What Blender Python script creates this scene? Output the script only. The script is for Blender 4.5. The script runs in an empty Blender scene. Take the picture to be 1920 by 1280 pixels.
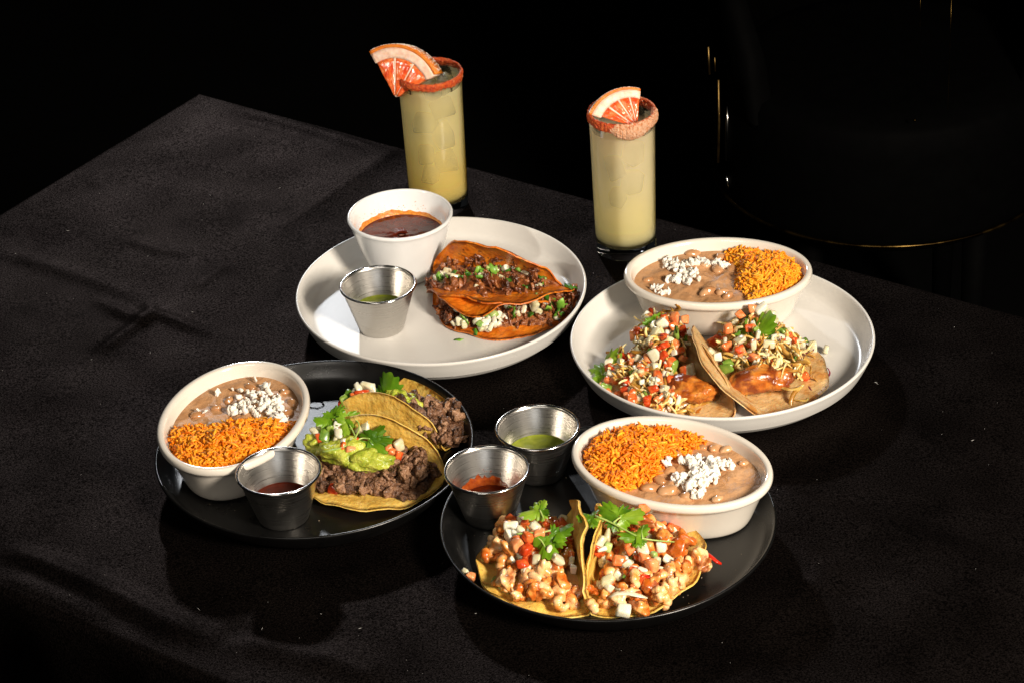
import bpy, bmesh, math, random
import numpy as np
from mathutils import Vector, Matrix, Euler, noise as mnoise

random.seed(7); rng = np.random.default_rng(7)
U = 0.01                                  # all numbers below are centimetres, the scene is in metres
SC = bpy.context.scene
COL = SC.collection
R = math.radians

# ------------------------------------------------------------------ camera
CAM_F, CAM_PITCH, CAM_ROLL, CAM_H = 4836.7, 0.547734, -0.0595892, 118.2206
CAM_LOC = np.array([0.0, -180.0, CAM_H])
FW = np.array([0, math.cos(CAM_PITCH), -math.sin(CAM_PITCH)])
UP = np.array([0, math.sin(CAM_PITCH), math.cos(CAM_PITCH)])
RT = np.array([1.0, 0, 0])
cr, sr = math.cos(CAM_ROLL), math.sin(CAM_ROLL)
RT2 = cr * RT + sr * UP                   # camera axes after the roll
UP2 = -sr * RT + cr * UP
cd = bpy.data.cameras.new('camera'); cam = bpy.data.objects.new('camera', cd); COL.objects.link(cam)
cd.sensor_width = 36; cd.lens = CAM_F * 36 / 1920; cd.clip_start = 0.05; cd.clip_end = 60
cam.matrix_world = Matrix(((RT2[0], UP2[0], -FW[0], CAM_LOC[0] * U), (RT2[1], UP2[1], -FW[1], CAM_LOC[1] * U),
                           (RT2[2], UP2[2], -FW[2], CAM_LOC[2] * U), (0, 0, 0, 1)))
SC.camera = cam

def at(px, py, z=0.0):
    """world point (cm) seen at photograph pixel (px, py) on the horizontal plane z"""
    x = (px - 960) / CAM_F; y = -(py - 640) / CAM_F
    d = x * RT2 + y * UP2 + FW
    return CAM_LOC + d * ((z - CAM_LOC[2]) / d[2])

# ------------------------------------------------------------------ world and lamps
W = bpy.data.worlds.new('World'); SC.world = W; W.use_nodes = True
W.node_tree.nodes['Background'].inputs[0].default_value = (0.9, 0.95, 1, 1)
W.node_tree.nodes['Background'].inputs[1].default_value = 0.006
SC.view_settings.view_transform = 'Standard'; SC.view_settings.look = 'None'
SC.view_settings.exposure = 0.0; SC.view_settings.gamma = 1.0
SC.render.film_transparent = False

def lamp(name, kind, loc, target, power, color, **kw):
    l = bpy.data.lights.new(name, kind); l.energy = power; l.color = color
    for k, v in kw.items(): setattr(l, k, v)
    o = bpy.data.objects.new(name, l); COL.objects.link(o)
    o.location = [c * U for c in loc]
    o.rotation_euler = (Vector(target) - Vector(loc)).to_track_quat('-Z', 'Y').to_euler()
    return o
lamp('back_strobe', 'SPOT', (-60, 325, 140), (0, 0, 0), 172, (0.93, 0.96, 1.0), shadow_soft_size=0.07, spot_size=R(26), spot_blend=0.5)
lamp('side_softbox', 'AREA', (112, -146, 112), (4, 2, 2), 88, (1.0, 0.88, 0.73), shape='RECTANGLE', size=0.36, size_y=0.45)
lamp('added_glass_spot', 'SPOT', (-185, -70, 120), (2.4, 34, 8.5), 75, (1.0, 0.93, 0.80), shadow_soft_size=0.05, spot_size=R(8.2), spot_blend=0.6)  # added narrow spot, only there to brighten the left edges of the glasses
lamp('front_fill', 'AREA', (-45, -175, 150), (0, 10, 0), 8, (1.0, 0.92, 0.82), shape='RECTANGLE', size=0.8, size_y=0.6)

SC.cycles.max_bounces = 10; SC.cycles.transparent_max_bounces = 16
SC.cycles.use_denoising = True; SC.cycles.volume_bounces = 8

# ------------------------------------------------------------------ object helpers
LOC = {}
def obj(name, V, F, mat, parent=None, smooth=True, org=None, mi=None):
    V = np.asarray(V, float)
    base = np.array(LOC[parent.name]) if parent is not None and parent.name in LOC else (np.array(org, float) if org is not None else np.zeros(3))
    me = bpy.data.meshes.new(name)
    me.from_pydata(((V - base) * U).tolist(), [], [tuple(int(i) for i in f) for f in F])
    mats = mat if isinstance(mat, (list, tuple)) else [mat]
    for m in mats: me.materials.append(m)
    if mi is not None: me.polygons.foreach_set('material_index', np.asarray(mi, dtype=np.int32))
    me.polygons.foreach_set('use_smooth', [smooth] * len(me.polygons)); me.update()
    o = bpy.data.objects.new(name, me); COL.objects.link(o)
    if parent is not None: o.parent = parent
    else: o.location = [c * U for c in base]
    LOC[o.name] = tuple(base)
    return o
def tag(o, label=None, cat=None, group=None, kind=None):
    if label: o['label'] = label
    if cat: o['category'] = cat
    if group: o['group'] = group
    if kind: o['kind'] = kind
    return o
def thing(name, label, cat, loc, group=None):
    o = bpy.data.objects.new(name, None); COL.objects.link(o); o.empty_display_size = 0.01
    o.location = [c * U for c in loc]; LOC[o.name] = tuple(float(c) for c in loc)
    return tag(o, label, cat, group)
def inst(name, me, parent, p, rot, scale=1.0):
    """one more object of a shared mesh; p in world cm, rot a 3x3 Matrix"""
    o = bpy.data.objects.new(name, me); COL.objects.link(o); o.parent = parent
    q = (np.asarray(p, float) - np.array(LOC[parent.name])) * U
    s = scale if isinstance(scale, (tuple, list)) else (scale,) * 3
    o.matrix_local = Matrix.Translation(Vector(q)) @ rot.to_4x4() @ Matrix.Diagonal((*s, 1))
    return o
def proto(name, V, F, mat, smooth=True):
    me = bpy.data.meshes.new(name)
    me.from_pydata((np.asarray(V, float) * U).tolist(), [], [tuple(int(i) for i in f) for f in F])
    me.materials.append(mat); me.polygons.foreach_set('use_smooth', [smooth] * len(me.polygons)); me.update()
    return me
def nz(p, s=1.0, o=0.0): return mnoise.noise(Vector((p[0] * s + o, p[1] * s + o * 0.7, p[2] * s - o)))
def rrot(r=random): return Euler((r.uniform(0, 6.28), r.uniform(0, 6.28), r.uniform(0, 6.28))).to_matrix()
def yaw(a, tilt=0.0):
    return Matrix.Rotation(a, 3, 'Z') @ Matrix.Rotation(random.uniform(-tilt, tilt), 3, 'X') @ Matrix.Rotation(random.uniform(-tilt, tilt), 3, 'Y')
def align(n):
    """rotation whose Z is n with a random spin"""
    return Vector(n).to_track_quat('Z', 'Y').to_matrix() @ Matrix.Rotation(random.uniform(0, 6.28), 3, 'Z')

def grid_faces(n, m, wrap_m=True, off=0):
    F = []
    for i in range(n - 1):
        for j in range(m if wrap_m else m - 1):
            j2 = (j + 1) % m
            F.append((off + i * m + j, off + i * m + j2, off + (i + 1) * m + j2, off + (i + 1) * m + j))
    return F
def lathe(prof, c, n=96, ell=None, ang=0.0, close=False, wob=0.0):
    """prof: (r, z); with ell=(a, b): r is an offset from the ellipse"""
    V = []
    ca, sa = math.cos(ang), math.sin(ang)
    for (r, z) in prof:
        for j in range(n):
            t = 2 * math.pi * j / n
            if ell: x, y = (ell[0] + r) * math.cos(t), (ell[1] + r) * math.sin(t)
            else: x, y = r * math.cos(t), r * math.sin(t)
            if wob:
                w = 1 + wob * mnoise.noise(Vector((math.cos(t) * 1.3, math.sin(t) * 1.3, z * 0.3)))
                x *= w; y *= w
            V.append((c[0] + ca * x - sa * y, c[1] + sa * x + ca * y, c[2] + z))
    F = grid_faces(len(prof), n)
    if close:
        F.append(tuple(range(n - 1, -1, -1)))
        k = (len(prof) - 1) * n; F.append(tuple(range(k, k + n)))
    return V, F
def smooth_prof(P, it=2):
    P = [np.array(p, float) for p in P]
    for _ in range(it):
        Q = [P[0]]
        for a, b in zip(P[:-1], P[1:]): Q += [0.75 * a + 0.25 * b, 0.25 * a + 0.75 * b]
        P = Q + [P[-1]]
    return [tuple(p) for p in P]
def tube(pts, r, n=7, cap=True, flat=1.0):
    pts = [np.asarray(p, float) for p in pts]; V = []; m = len(pts)
    rs = r if isinstance(r, (list, tuple)) else [r] * m
    up = np.array([0.1, 0.2, 1.0])
    for i, p in enumerate(pts):
        d = pts[min(i + 1, m - 1)] - pts[max(i - 1, 0)]; d /= np.linalg.norm(d) + 1e-9
        a = np.cross(d, up); a /= np.linalg.norm(a) + 1e-9; b = np.cross(a, d)
        for j in range(n):
            t = 2 * math.pi * j / n
            V.append(p + rs[i] * (math.cos(t) * a + flat * math.sin(t) * b))
    F = grid_faces(m, n)
    if cap: F += [tuple(range(n - 1, -1, -1)), tuple(range((m - 1) * n, m * n))]
    return V, F
def join(*parts):
    V, F = [], []
    for v, f in parts:
        k = len(V); V += [tuple(p) for p in v]; F += [tuple(i + k for i in q) for q in f]
    return V, F
def ico(sub):
    bm = bmesh.new(); bmesh.ops.create_icosphere(bm, subdivisions=sub, radius=1)
    V = [tuple(v.co) for v in bm.verts]; F = [tuple(v.index for v in f.verts) for f in bm.faces]; bm.free()
    return V, F
ICO2, ICO3, ICO4 = ico(2), ico(3), ico(4)
def blob(base, size, amp, freq, seed, amp2=0.0, freq2=6.0):
    V = []
    for v in base[0]:
        d = 1 + amp * nz(v, freq, seed * 3.1) + amp2 * nz(v, freq2, seed * 5.3)
        V.append((v[0] * size[0] * d, v[1] * size[1] * d, v[2] * size[2] * d))
    return V, base[1]
def interp(x, xs, ys): return float(np.interp(x, xs, ys))

# ------------------------------------------------------------------ materials
MATS = {}
def M(name, cols, scale=1.5, detail=4, rough=0.5, bump=0.0, bscale=None, bdist=0.02, sss=0.0, srad=(1, 0.5, 0.25), sdist=0.15, spec=0.5,
      metal=0.0, rnd=0.0, coat=0.0, coat_r=0.08, dist=0.0, trans=0.0, sheen=0.0, rrange=None, aniso=None, spots=None, alpha_trl=0.0, stretch=None, rvar=0.0):
    """cols: list of (pos, rgb) over a noise in object space; scale in features per cm"""
    m = bpy.data.materials.new(name); m.use_nodes = True; MATS[name] = m
    nt = m.node_tree; N = nt.nodes; L = nt.links; b = N['Principled BSDF']
    tc = N.new('ShaderNodeTexCoord'); vec = tc.outputs['Object']
    if rnd > 0 or rvar > 0:
        oi = N.new('ShaderNodeObjectInfo')
        ad = N.new('ShaderNodeVectorMath'); ad.operation = 'ADD'; L.new(vec, ad.inputs[0])
        mu = N.new('ShaderNodeMath'); mu.operation = 'MULTIPLY'; mu.inputs[1].default_value = 3.7; L.new(oi.outputs['Random'], mu.inputs[0])
        L.new(mu.outputs[0], ad.inputs[1]); vec = ad.outputs[0]
    if stretch:
        mp = N.new('ShaderNodeMapping'); mp.inputs['Scale'].default_value = stretch; L.new(vec, mp.inputs[0]); vec = mp.outputs[0]
    no = N.new('ShaderNodeTexNoise'); no.inputs['Scale'].default_value = scale * 100; no.inputs['Detail'].default_value = detail
    no.inputs['Distortion'].default_value = dist; L.new(vec, no.inputs['Vector'])
    cr_ = N.new('ShaderNodeValToRGB'); el = cr_.color_ramp.elements
    while len(el) < len(cols): el.new(0.5)
    for e, (p, c) in zip(el, cols): e.position = p; e.color = (*c, 1)
    fac = no.outputs['Fac']
    if rnd > 0:
        ma = N.new('ShaderNodeMath'); ma.operation = 'MULTIPLY_ADD'; ma.inputs[1].default_value = rnd; L.new(oi.outputs['Random'], ma.inputs[0])
        sb = N.new('ShaderNodeMath'); sb.operation = 'SUBTRACT'; sb.inputs[1].default_value = rnd / 2; L.new(fac, sb.inputs[0])
        L.new(sb.outputs[0], ma.inputs[2]); fac = ma.outputs[0]
    L.new(fac, cr_.inputs['Fac']); col = cr_.outputs['Color']
    for sp in (spots or []):
        sc, thr, wid, rgb, amt = sp
        n2 = N.new('ShaderNodeTexNoise'); n2.inputs['Scale'].default_value = sc * 100; n2.inputs['Detail'].default_value = 3; L.new(vec, n2.inputs['Vector'])
        mr = N.new('ShaderNodeMapRange'); mr.inputs['From Min'].default_value = thr; mr.inputs['From Max'].default_value = thr + wid
        mr.inputs['To Max'].default_value = amt; L.new(n2.outputs['Fac'], mr.inputs['Value'])
        mx = N.new('ShaderNodeMix'); mx.data_type = 'RGBA'; L.new(mr.outputs[0], mx.inputs[0]); L.new(col, mx.inputs[6]); mx.inputs[7].default_value = (*rgb, 1)
        col = mx.outputs[2]
    L.new(col, b.inputs['Base Color'])
    b.inputs['Roughness'].default_value = rough; b.inputs['Metallic'].default_value = metal
    b.inputs['Specular IOR Level'].default_value = spec
    if rrange:
        mr = N.new('ShaderNodeMapRange'); mr.inputs['From Min'].default_value = 0.3; mr.inputs['From Max'].default_value = 0.7
        mr.inputs['To Min'].default_value = rrange[0]; mr.inputs['To Max'].default_value = rrange[1]; L.new(no.outputs['Fac'], mr.inputs['Value']); L.new(mr.outputs[0], b.inputs['Roughness'])
    if sss > 0:
        b.inputs['Subsurface Weight'].default_value = sss; b.inputs['Subsurface Radius'].default_value = srad; b.inputs['Subsurface Scale'].default_value = sdist * U
    if coat > 0: b.inputs['Coat Weight'].default_value = coat; b.inputs['Coat Roughness'].default_value = coat_r
    if sheen > 0: b.inputs['Sheen Weight'].default_value = sheen; b.inputs['Sheen Roughness'].default_value = 0.5
    if trans > 0: b.inputs['Transmission Weight'].default_value = trans
    if bump > 0:
        bn = N.new('ShaderNodeTexNoise'); bn.inputs['Scale'].default_value = (bscale or scale * 2) * 100; bn.inputs['Detail'].default_value = 3
        L.new(vec, bn.inputs['Vector'])
        bu = N.new('ShaderNodeBump'); bu.inputs['Strength'].default_value = bump; bu.inputs['Distance'].default_value = bdist * U * 5
        L.new(bn.outputs['Fac'], bu.inputs['Height']); L.new(bu.outputs[0], b.inputs['Normal'])
    if alpha_trl > 0:
        out = N['Material Output']; tr = N.new('ShaderNodeBsdfTranslucent'); mxs = N.new('ShaderNodeMixShader'); mxs.inputs[0].default_value = alpha_trl
        L.new(col, tr.inputs['Color']); L.new(b.outputs[0], mxs.inputs[1]); L.new(tr.outputs[0], mxs.inputs[2]); L.new(mxs.outputs[0], out.inputs['Surface'])
    return m

white_glaze = M('white_glaze', [(0.3, (0.645, 0.63, 0.60)), (0.7, (0.675, 0.66, 0.63))], 0.35, rough=0.3, bump=0.03, bscale=3, coat=0.2, coat_r=0.2)
bowl_glaze = M('bright_white_glaze', [(0.3, (0.74, 0.745, 0.75)), (0.7, (0.77, 0.775, 0.78))], 0.4, rough=0.12, coat=0.5)
cream_glaze = M('cream_glaze', [(0.3, (0.70, 0.65, 0.575)), (0.7, (0.74, 0.69, 0.61))], 0.4, rough=0.12, coat=0.5, coat_r=0.05)
black_glaze = M('black_matte_glaze', [(0.3, (0.0025, 0.0025, 0.0025)), (0.7, (0.004, 0.004, 0.004))], 0.6, rough=0.30, bump=0.04, bscale=14, rrange=(0.26, 0.34), spec=0.5)
steel = M('brushed_steel', [(0.3, (0.55, 0.53, 0.50)), (0.7, (0.60, 0.585, 0.56))], 1.2, detail=3, rough=0.28, metal=1.0, rrange=(0.26, 0.33), bump=0.005, bscale=3.5, stretch=(0.2, 0.2, 9))
steel_rim = M('polished_steel', [(0.3, (0.62, 0.61, 0.59)), (0.7, (0.7, 0.69, 0.67))], 1, rough=0.16, metal=1.0)
def cloth_mat():
    """black brushed cotton: a very dark diffuse body plus a soft warm sheen broken up by the nap"""
    m = bpy.data.materials.new('black_cloth'); m.use_nodes = True; N = m.node_tree.nodes; L = m.node_tree.links; N.remove(N['Principled BSDF'])
    tc = N.new('ShaderNodeTexCoord')
    def noise_(sc, det): n = N.new('ShaderNodeTexNoise'); n.inputs['Scale'].default_value = sc * 100; n.inputs['Detail'].default_value = det; L.new(tc.outputs['Object'], n.inputs['Vector']); return n
    n1, n2, n3 = noise_(6.5, 3), noise_(0.14, 7), noise_(9, 2)
    mr = N.new('ShaderNodeMapRange'); mr.inputs['From Min'].default_value = 0.36; mr.inputs['From Max'].default_value = 0.68; mr.inputs['To Min'].default_value = 0.25; mr.inputs['To Max'].default_value = 1.9; L.new(n1.outputs['Fac'], mr.inputs['Value'])
    m2 = N.new('ShaderNodeMapRange'); m2.inputs['From Min'].default_value = 0.3; m2.inputs['From Max'].default_value = 0.7; m2.inputs['To Min'].default_value = 0.6; m2.inputs['To Max'].default_value = 1.35; L.new(n2.outputs['Fac'], m2.inputs['Value'])
    mu = N.new('ShaderNodeMath'); mu.operation = 'MULTIPLY'; L.new(mr.outputs[0], mu.inputs[0]); L.new(m2.outputs[0], mu.inputs[1])
    def tint(rgb): v = N.new('ShaderNodeVectorMath'); v.operation = 'SCALE'; v.inputs[0].default_value = rgb; L.new(mu.outputs[0], v.inputs['Scale']); return v
    bu = N.new('ShaderNodeBump'); bu.inputs['Strength'].default_value = 0.9; bu.inputs['Distance'].default_value = 0.0022; L.new(n3.outputs['Fac'], bu.inputs['Height'])
    d = N.new('ShaderNodeBsdfDiffuse'); L.new(tint((0.0013, 0.0010, 0.0009)).outputs[0], d.inputs['Color']); L.new(bu.outputs[0], d.inputs['Normal'])
    g = N.new('ShaderNodeBsdfGlossy'); L.new(tint((0.0112, 0.0087, 0.0080)).outputs[0], g.inputs['Color']); g.inputs['Roughness'].default_value = 0.53
    b2 = N.new('ShaderNodeBump'); b2.inputs['Strength'].default_value = 0.25; b2.inputs['Distance'].default_value = 0.001; L.new(n3.outputs['Fac'], b2.inputs['Height']); L.new(b2.outputs[0], g.inputs['Normal'])
    a = N.new('ShaderNodeAddShader'); L.new(d.outputs[0], a.inputs[0]); L.new(g.outputs[0], a.inputs[1]); L.new(a.outputs[0], N['Material Output'].inputs[0])
    return m
black_cloth = cloth_mat()
lint_m = M('lint', [(0.3, (0.16, 0.155, 0.15)), (0.7, (0.5, 0.49, 0.48))], 3, rough=0.9)
floor_m = M('dark_floor', [(0.3, (0.0012, 0.0012, 0.0012)), (0.7, (0.002, 0.002, 0.002))], 0.05, rough=0.8, spec=0.05)
leather_m = M('black_leather', [(0.3, (0.0008, 0.0008, 0.0008)), (0.7, (0.0012, 0.0012, 0.0012))], 0.5, rough=0.7, bump=0.05, bscale=4, spec=0.02)
brass_m = M('aged_brass', [(0.42, (0.02, 0.012, 0.004)), (0.62, (0.20, 0.125, 0.035))], 0.3, rough=0.35, metal=1.0)

lit_brass_m = M('lit_brass', [(0.40, (0.12, 0.07, 0.02)), (0.62, (0.26, 0.17, 0.06))], 0.5, rough=0.45, metal=1.0)  # brass copy with a lighter colour so the left chair strips look lit

corn_t = M('corn_tortilla', [(0.25, (0.62, 0.33, 0.045)), (0.5, (0.80, 0.51, 0.10)), (0.75, (0.86, 0.64, 0.20))], 0.9, detail=6, rough=0.55, bump=0.5, bscale=2.6, bdist=0.05, sss=0.25, sdist=0.2,
           spots=[(0.8, 0.62, 0.1, (0.46, 0.19, 0.02), 0.7), (2.4, 0.66, 0.05, (0.26, 0.10, 0.02), 0.7)], alpha_trl=0.12)
pale_t = M('pale_tortilla', [(0.25, (0.56, 0.30, 0.10)), (0.5, (0.72, 0.47, 0.20)), (0.75, (0.82, 0.62, 0.34))], 1.1, detail=6, rough=0.5, bump=0.45, bscale=3, bdist=0.04, sss=0.25, sdist=0.2,
           spots=[(0.45, 0.55, 0.12, (0.55, 0.20, 0.02), 0.75), (2.2, 0.62, 0.07, (0.34, 0.15, 0.05), 0.75)], alpha_trl=0.12)
birria_t = M('chile_fried_tortilla', [(0.25, (0.34, 0.055, 0.004)), (0.5, (0.66, 0.165, 0.009)), (0.75, (0.80, 0.29, 0.022))], 0.9, detail=6, rough=0.34, bump=0.5, bscale=2.4, bdist=0.06, sss=0.15, sdist=0.15,
             spots=[(0.9, 0.60, 0.1, (0.17, 0.024, 0.004), 0.85), (1.6, 0.64, 0.06, (0.06, 0.013, 0.005), 0.9), (0.7, 0.66, 0.06, (0.72, 0.42, 0.12), 0.6)], coat=0.25, coat_r=0.25)
birria_meat = M('braised_beef', [(0.25, (0.045, 0.010, 0.003)), (0.5, (0.17, 0.044, 0.011)), (0.75, (0.38, 0.13, 0.035))], 2.2, detail=6, rough=0.33, bump=0.7, bscale=5, bdist=0.05, rnd=0.35, coat=0.3, coat_r=0.2)
steak_m = M('chopped_steak', [(0.25, (0.062, 0.024, 0.010)), (0.5, (0.20, 0.092, 0.043)), (0.75, (0.38, 0.21, 0.115))], 2.2, detail=6, rough=0.42, bump=0.7, bscale=5, bdist=0.05, rnd=0.4, coat=0.15, coat_r=0.25)
guac_m = M('guacamole', [(0.25, (0.20, 0.27, 0.015)), (0.5, (0.42, 0.47, 0.05)), (0.75, (0.60, 0.60, 0.13))], 1.6, detail=5, rough=0.28, bump=0.6, bscale=3, bdist=0.06, sss=0.3, sdist=0.2, spots=[(3, 0.68, 0.05, (0.06, 0.14, 0.01), 0.8)])
tomato_m = M('tomato', [(0.25, (0.52, 0.05, 0.010)), (0.5, (0.72, 0.16, 0.035)), (0.8, (0.80, 0.32, 0.13))], 1.6, rough=0.2, bump=0.15, bscale=4, sss=0.35, sdist=0.2, rnd=0.6)
pepper_m = M('red_pepper', [(0.25, (0.45, 0.008, 0.004)), (0.8, (0.62, 0.03, 0.01))], 1.2, rough=0.18, rnd=0.4)
onion_m = M('onion', [(0.25, (0.55, 0.50, 0.30)), (0.5, (0.70, 0.66, 0.48)), (0.8, (0.82, 0.79, 0.66))], 1.1, rough=0.22, bump=0.1, bscale=4, sss=0.5, srad=(1, 0.9, 0.6), sdist=0.3, rnd=0.5)
green_onion_m = M('green_onion', [(0.3, (0.13, 0.30, 0.03)), (0.7, (0.45, 0.55, 0.2))], 1.3, rough=0.25, sss=0.3, rnd=0.5)
jalapeno_m = M('green_chile', [(0.3, (0.06, 0.16, 0.012)), (0.7, (0.22, 0.32, 0.05))], 1.5, rough=0.22, rnd=0.5)
cilantro_m = M('cilantro_leaf', [(0.25, (0.07, 0.20, 0.008)), (0.55, (0.20, 0.40, 0.015)), (0.8, (0.36, 0.55, 0.05))], 1.2, rough=0.35, bump=0.25, bscale=5, rnd=0.35, alpha_trl=0.45)
stem_m = M('cilantro_stem', [(0.3, (0.22, 0.36, 0.06)), (0.7, (0.42, 0.52, 0.16))], 1.5, rough=0.35, sss=0.2)
herb_m = M('chopped_cilantro', [(0.25, (0.03, 0.11, 0.008)), (0.6, (0.09, 0.25, 0.015)), (0.85, (0.22, 0.42, 0.05))], 2, rough=0.4, rnd=0.6)
cabbage_m = M('dressed_cabbage', [(0.2, (0.36, 0.17, 0.025)), (0.5, (0.74, 0.49, 0.13)), (0.85, (0.86, 0.72, 0.38))], 1.4, rough=0.24, bump=0.3, bscale=4, sss=0.3, sdist=0.2, rnd=0.9)
purple_m = M('red_cabbage', [(0.3, (0.10, 0.008, 0.025)), (0.7, (0.24, 0.025, 0.06))], 1.5, rough=0.25, rnd=0.4)
fish_m = M('glazed_fish', [(0.3, (0.36, 0.075, 0.008)), (0.5, (0.56, 0.17, 0.02)), (0.75, (0.72, 0.33, 0.07))], 0.8, detail=5, rough=0.22, bump=0.5, bscale=2.6, bdist=0.05, sss=0.25, sdist=0.2, coat=0.4, coat_r=0.2,
           spots=[(0.6, 0.48, 0.10, (0.16, 0.024, 0.006), 0.9), (3, 0.62, 0.06, (0.30, 0.06, 0.01), 0.7)])
shrimp_m = M('grilled_shrimp', [(0.34, (0.50, 0.11, 0.010)), (0.50, (0.74, 0.31, 0.07)), (0.70, (0.86, 0.58, 0.30))], 1.1, detail=5, rough=0.3, bump=0.25, bscale=3, sss=0.4, sdist=0.25, rnd=0.35, coat=0.12, coat_r=0.2,
             spots=[(0.8, 0.56, 0.08, (0.26, 0.05, 0.010), 0.85)])
rice_m = M('orange_rice', [(0.25, (0.74, 0.18, 0.005)), (0.5, (0.86, 0.29, 0.009)), (0.8, (0.91, 0.41, 0.025))], 1.2, rough=0.5, spec=0.3, sss=0.3, srad=(1, 0.4, 0.08), sdist=0.2, rnd=0.7)
rice_base_m = M('orange_rice_bed', [(0.3, (0.72, 0.23, 0.006)), (0.7, (0.82, 0.34, 0.012))], 2, rough=0.5, bump=0.6, bscale=4)
bean_paste_m = M('bean_gravy', [(0.25, (0.36, 0.17, 0.068)), (0.5, (0.49, 0.26, 0.12)), (0.8, (0.60, 0.36, 0.195))], 0.55, detail=5, rough=0.5, spec=0.3, bump=0.45, bscale=2.0, bdist=0.06, coat=0.0)
bean_m = M('pinto_bean', [(0.25, (0.38, 0.175, 0.07)), (0.5, (0.49, 0.26, 0.12)), (0.8, (0.58, 0.35, 0.19))], 0.8, rough=0.22, bump=0.1, rnd=0.4, coat=0.4, coat_r=0.1)
cheese_m = M('white_cheese', [(0.3, (0.81, 0.76, 0.66)), (0.7, (0.86, 0.83, 0.75))], 1.6, rough=0.65, bump=0.3, bscale=5, sss=0.7, srad=(1, 0.95, 0.85), sdist=0.15)
green_salsa = M('green_salsa', [(0.3, (0.13, 0.17, 0.008)), (0.7, (0.27, 0.30, 0.035))], 0.8, dist=1.5, rough=0.14, bump=0.12, bscale=2)
red_salsa = M('dark_red_salsa', [(0.3, (0.06, 0.006, 0.0015)), (0.7, (0.12, 0.016, 0.003))], 1.0, rough=0.12, bump=0.08, bscale=2)
red_smear = M('red_salsa_smear', [(0.3, (0.14, 0.014, 0.002)), (0.7, (0.34, 0.07, 0.008))], 2.5, rough=0.2, bump=0.5, bscale=4)
broth_m = M('red_broth', [(0.3, (0.06, 0.005, 0.001)), (0.6, (0.12, 0.013, 0.002)), (0.8, (0.28, 0.055, 0.006))], 0.9, detail=7, dist=1.2, rough=0.13, bump=0.15, bscale=2.5)
broth_ring = M('broth_residue', [(0.3, (0.50, 0.11, 0.006)), (0.7, (0.70, 0.30, 0.04))], 5, rough=0.3, bump=0.4, bscale=5)
oil_m = M('orange_oil_stain', [(0.3, (0.66, 0.34, 0.06)), (0.7, (0.74, 0.55, 0.25))], 1.5, rough=0.15)
salt_m = M('chile_salt', [(0.3, (0.36, 0.020, 0.003)), (0.5, (0.60, 0.075, 0.008)), (0.75, (0.74, 0.19, 0.03))], 5, detail=3, rough=0.45, bump=1.0, bscale=8, bdist=0.05)
pale_salt_m = M('pale_chile_salt', [(0.3, (0.62, 0.22, 0.07)), (0.7, (0.82, 0.55, 0.38))], 5, detail=3, rough=0.45, bump=1.0, bscale=8, bdist=0.05)
rind_m = M('grapefruit_rind', [(0.3, (0.68, 0.15, 0.008)), (0.7, (0.78, 0.25, 0.02))], 2, rough=0.3, bump=0.6, bscale=9, bdist=0.03, sss=0.2)
pith_m = M('grapefruit_pith', [(0.3, (0.74, 0.46, 0.33)), (0.7, (0.84, 0.66, 0.54))], 2.2, rough=0.5, bump=0.4, bscale=4, sss=0.4, sdist=0.2)
flesh_m = M('grapefruit_flesh', [(0.3, (0.64, 0.045, 0.010)), (0.5, (0.78, 0.14, 0.030)), (0.8, (0.84, 0.32, 0.12))], 1.8, dist=0.6, rough=0.15, bump=0.5, bscale=3, sss=0.5, srad=(1, 0.35, 0.1), sdist=0.4, coat=0.5, coat_r=0.1)
ice_m = M('ice', [(0.3, (0.85, 0.86, 0.8)), (0.7, (0.92, 0.93, 0.9))], 1, rough=0.06, trans=0.92, bump=0.2, bscale=2)
ice_m.node_tree.nodes['Principled BSDF'].inputs['IOR'].default_value = 1.10

sauce_m = M('orange_pan_sauce', [(0.3, (0.42, 0.10, 0.006)), (0.7, (0.66, 0.25, 0.03))], 1.0, detail=5, rough=0.16, bump=0.3, bscale=3, coat=0.4, coat_r=0.1)
sugar_m = M('sugar', [(0.3, (0.80, 0.62, 0.52)), (0.7, (0.86, 0.80, 0.76))], 5, rough=0.3, sss=0.3)
crumb_m = M('crumb', [(0.3, (0.25, 0.18, 0.10)), (0.7, (0.5, 0.42, 0.3))], 5, rough=0.7)
def glass_wall_mat():
    m = bpy.data.materials.new('thin_glass'); m.use_nodes = True; N = m.node_tree.nodes; L = m.node_tree.links
    N.remove(N['Principled BSDF']); t = N.new('ShaderNodeBsdfTransparent'); g = N.new('ShaderNodeBsdfGlossy'); g.inputs['Roughness'].default_value = 0.03
    fr = N.new('ShaderNodeFresnel'); fr.inputs[0].default_value = 1.33; mx = N.new('ShaderNodeMixShader'); t.inputs[0].default_value = (0.97, 0.98, 0.97, 1)
    L.new(fr.outputs[0], mx.inputs[0]); L.new(t.outputs[0], mx.inputs[1]); L.new(g.outputs[0], mx.inputs[2]); L.new(mx.outputs[0], N['Material Output'].inputs[0])
    return m
thin_glass = glass_wall_mat()
glass_m = M('thick_glass', [(0.3, (0.95, 0.97, 0.95)), (0.7, (0.97, 0.98, 0.97))], 1, rough=0.02, trans=1.0)
glass_m.node_tree.nodes['Principled BSDF'].inputs['IOR'].default_value = 1.3
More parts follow.
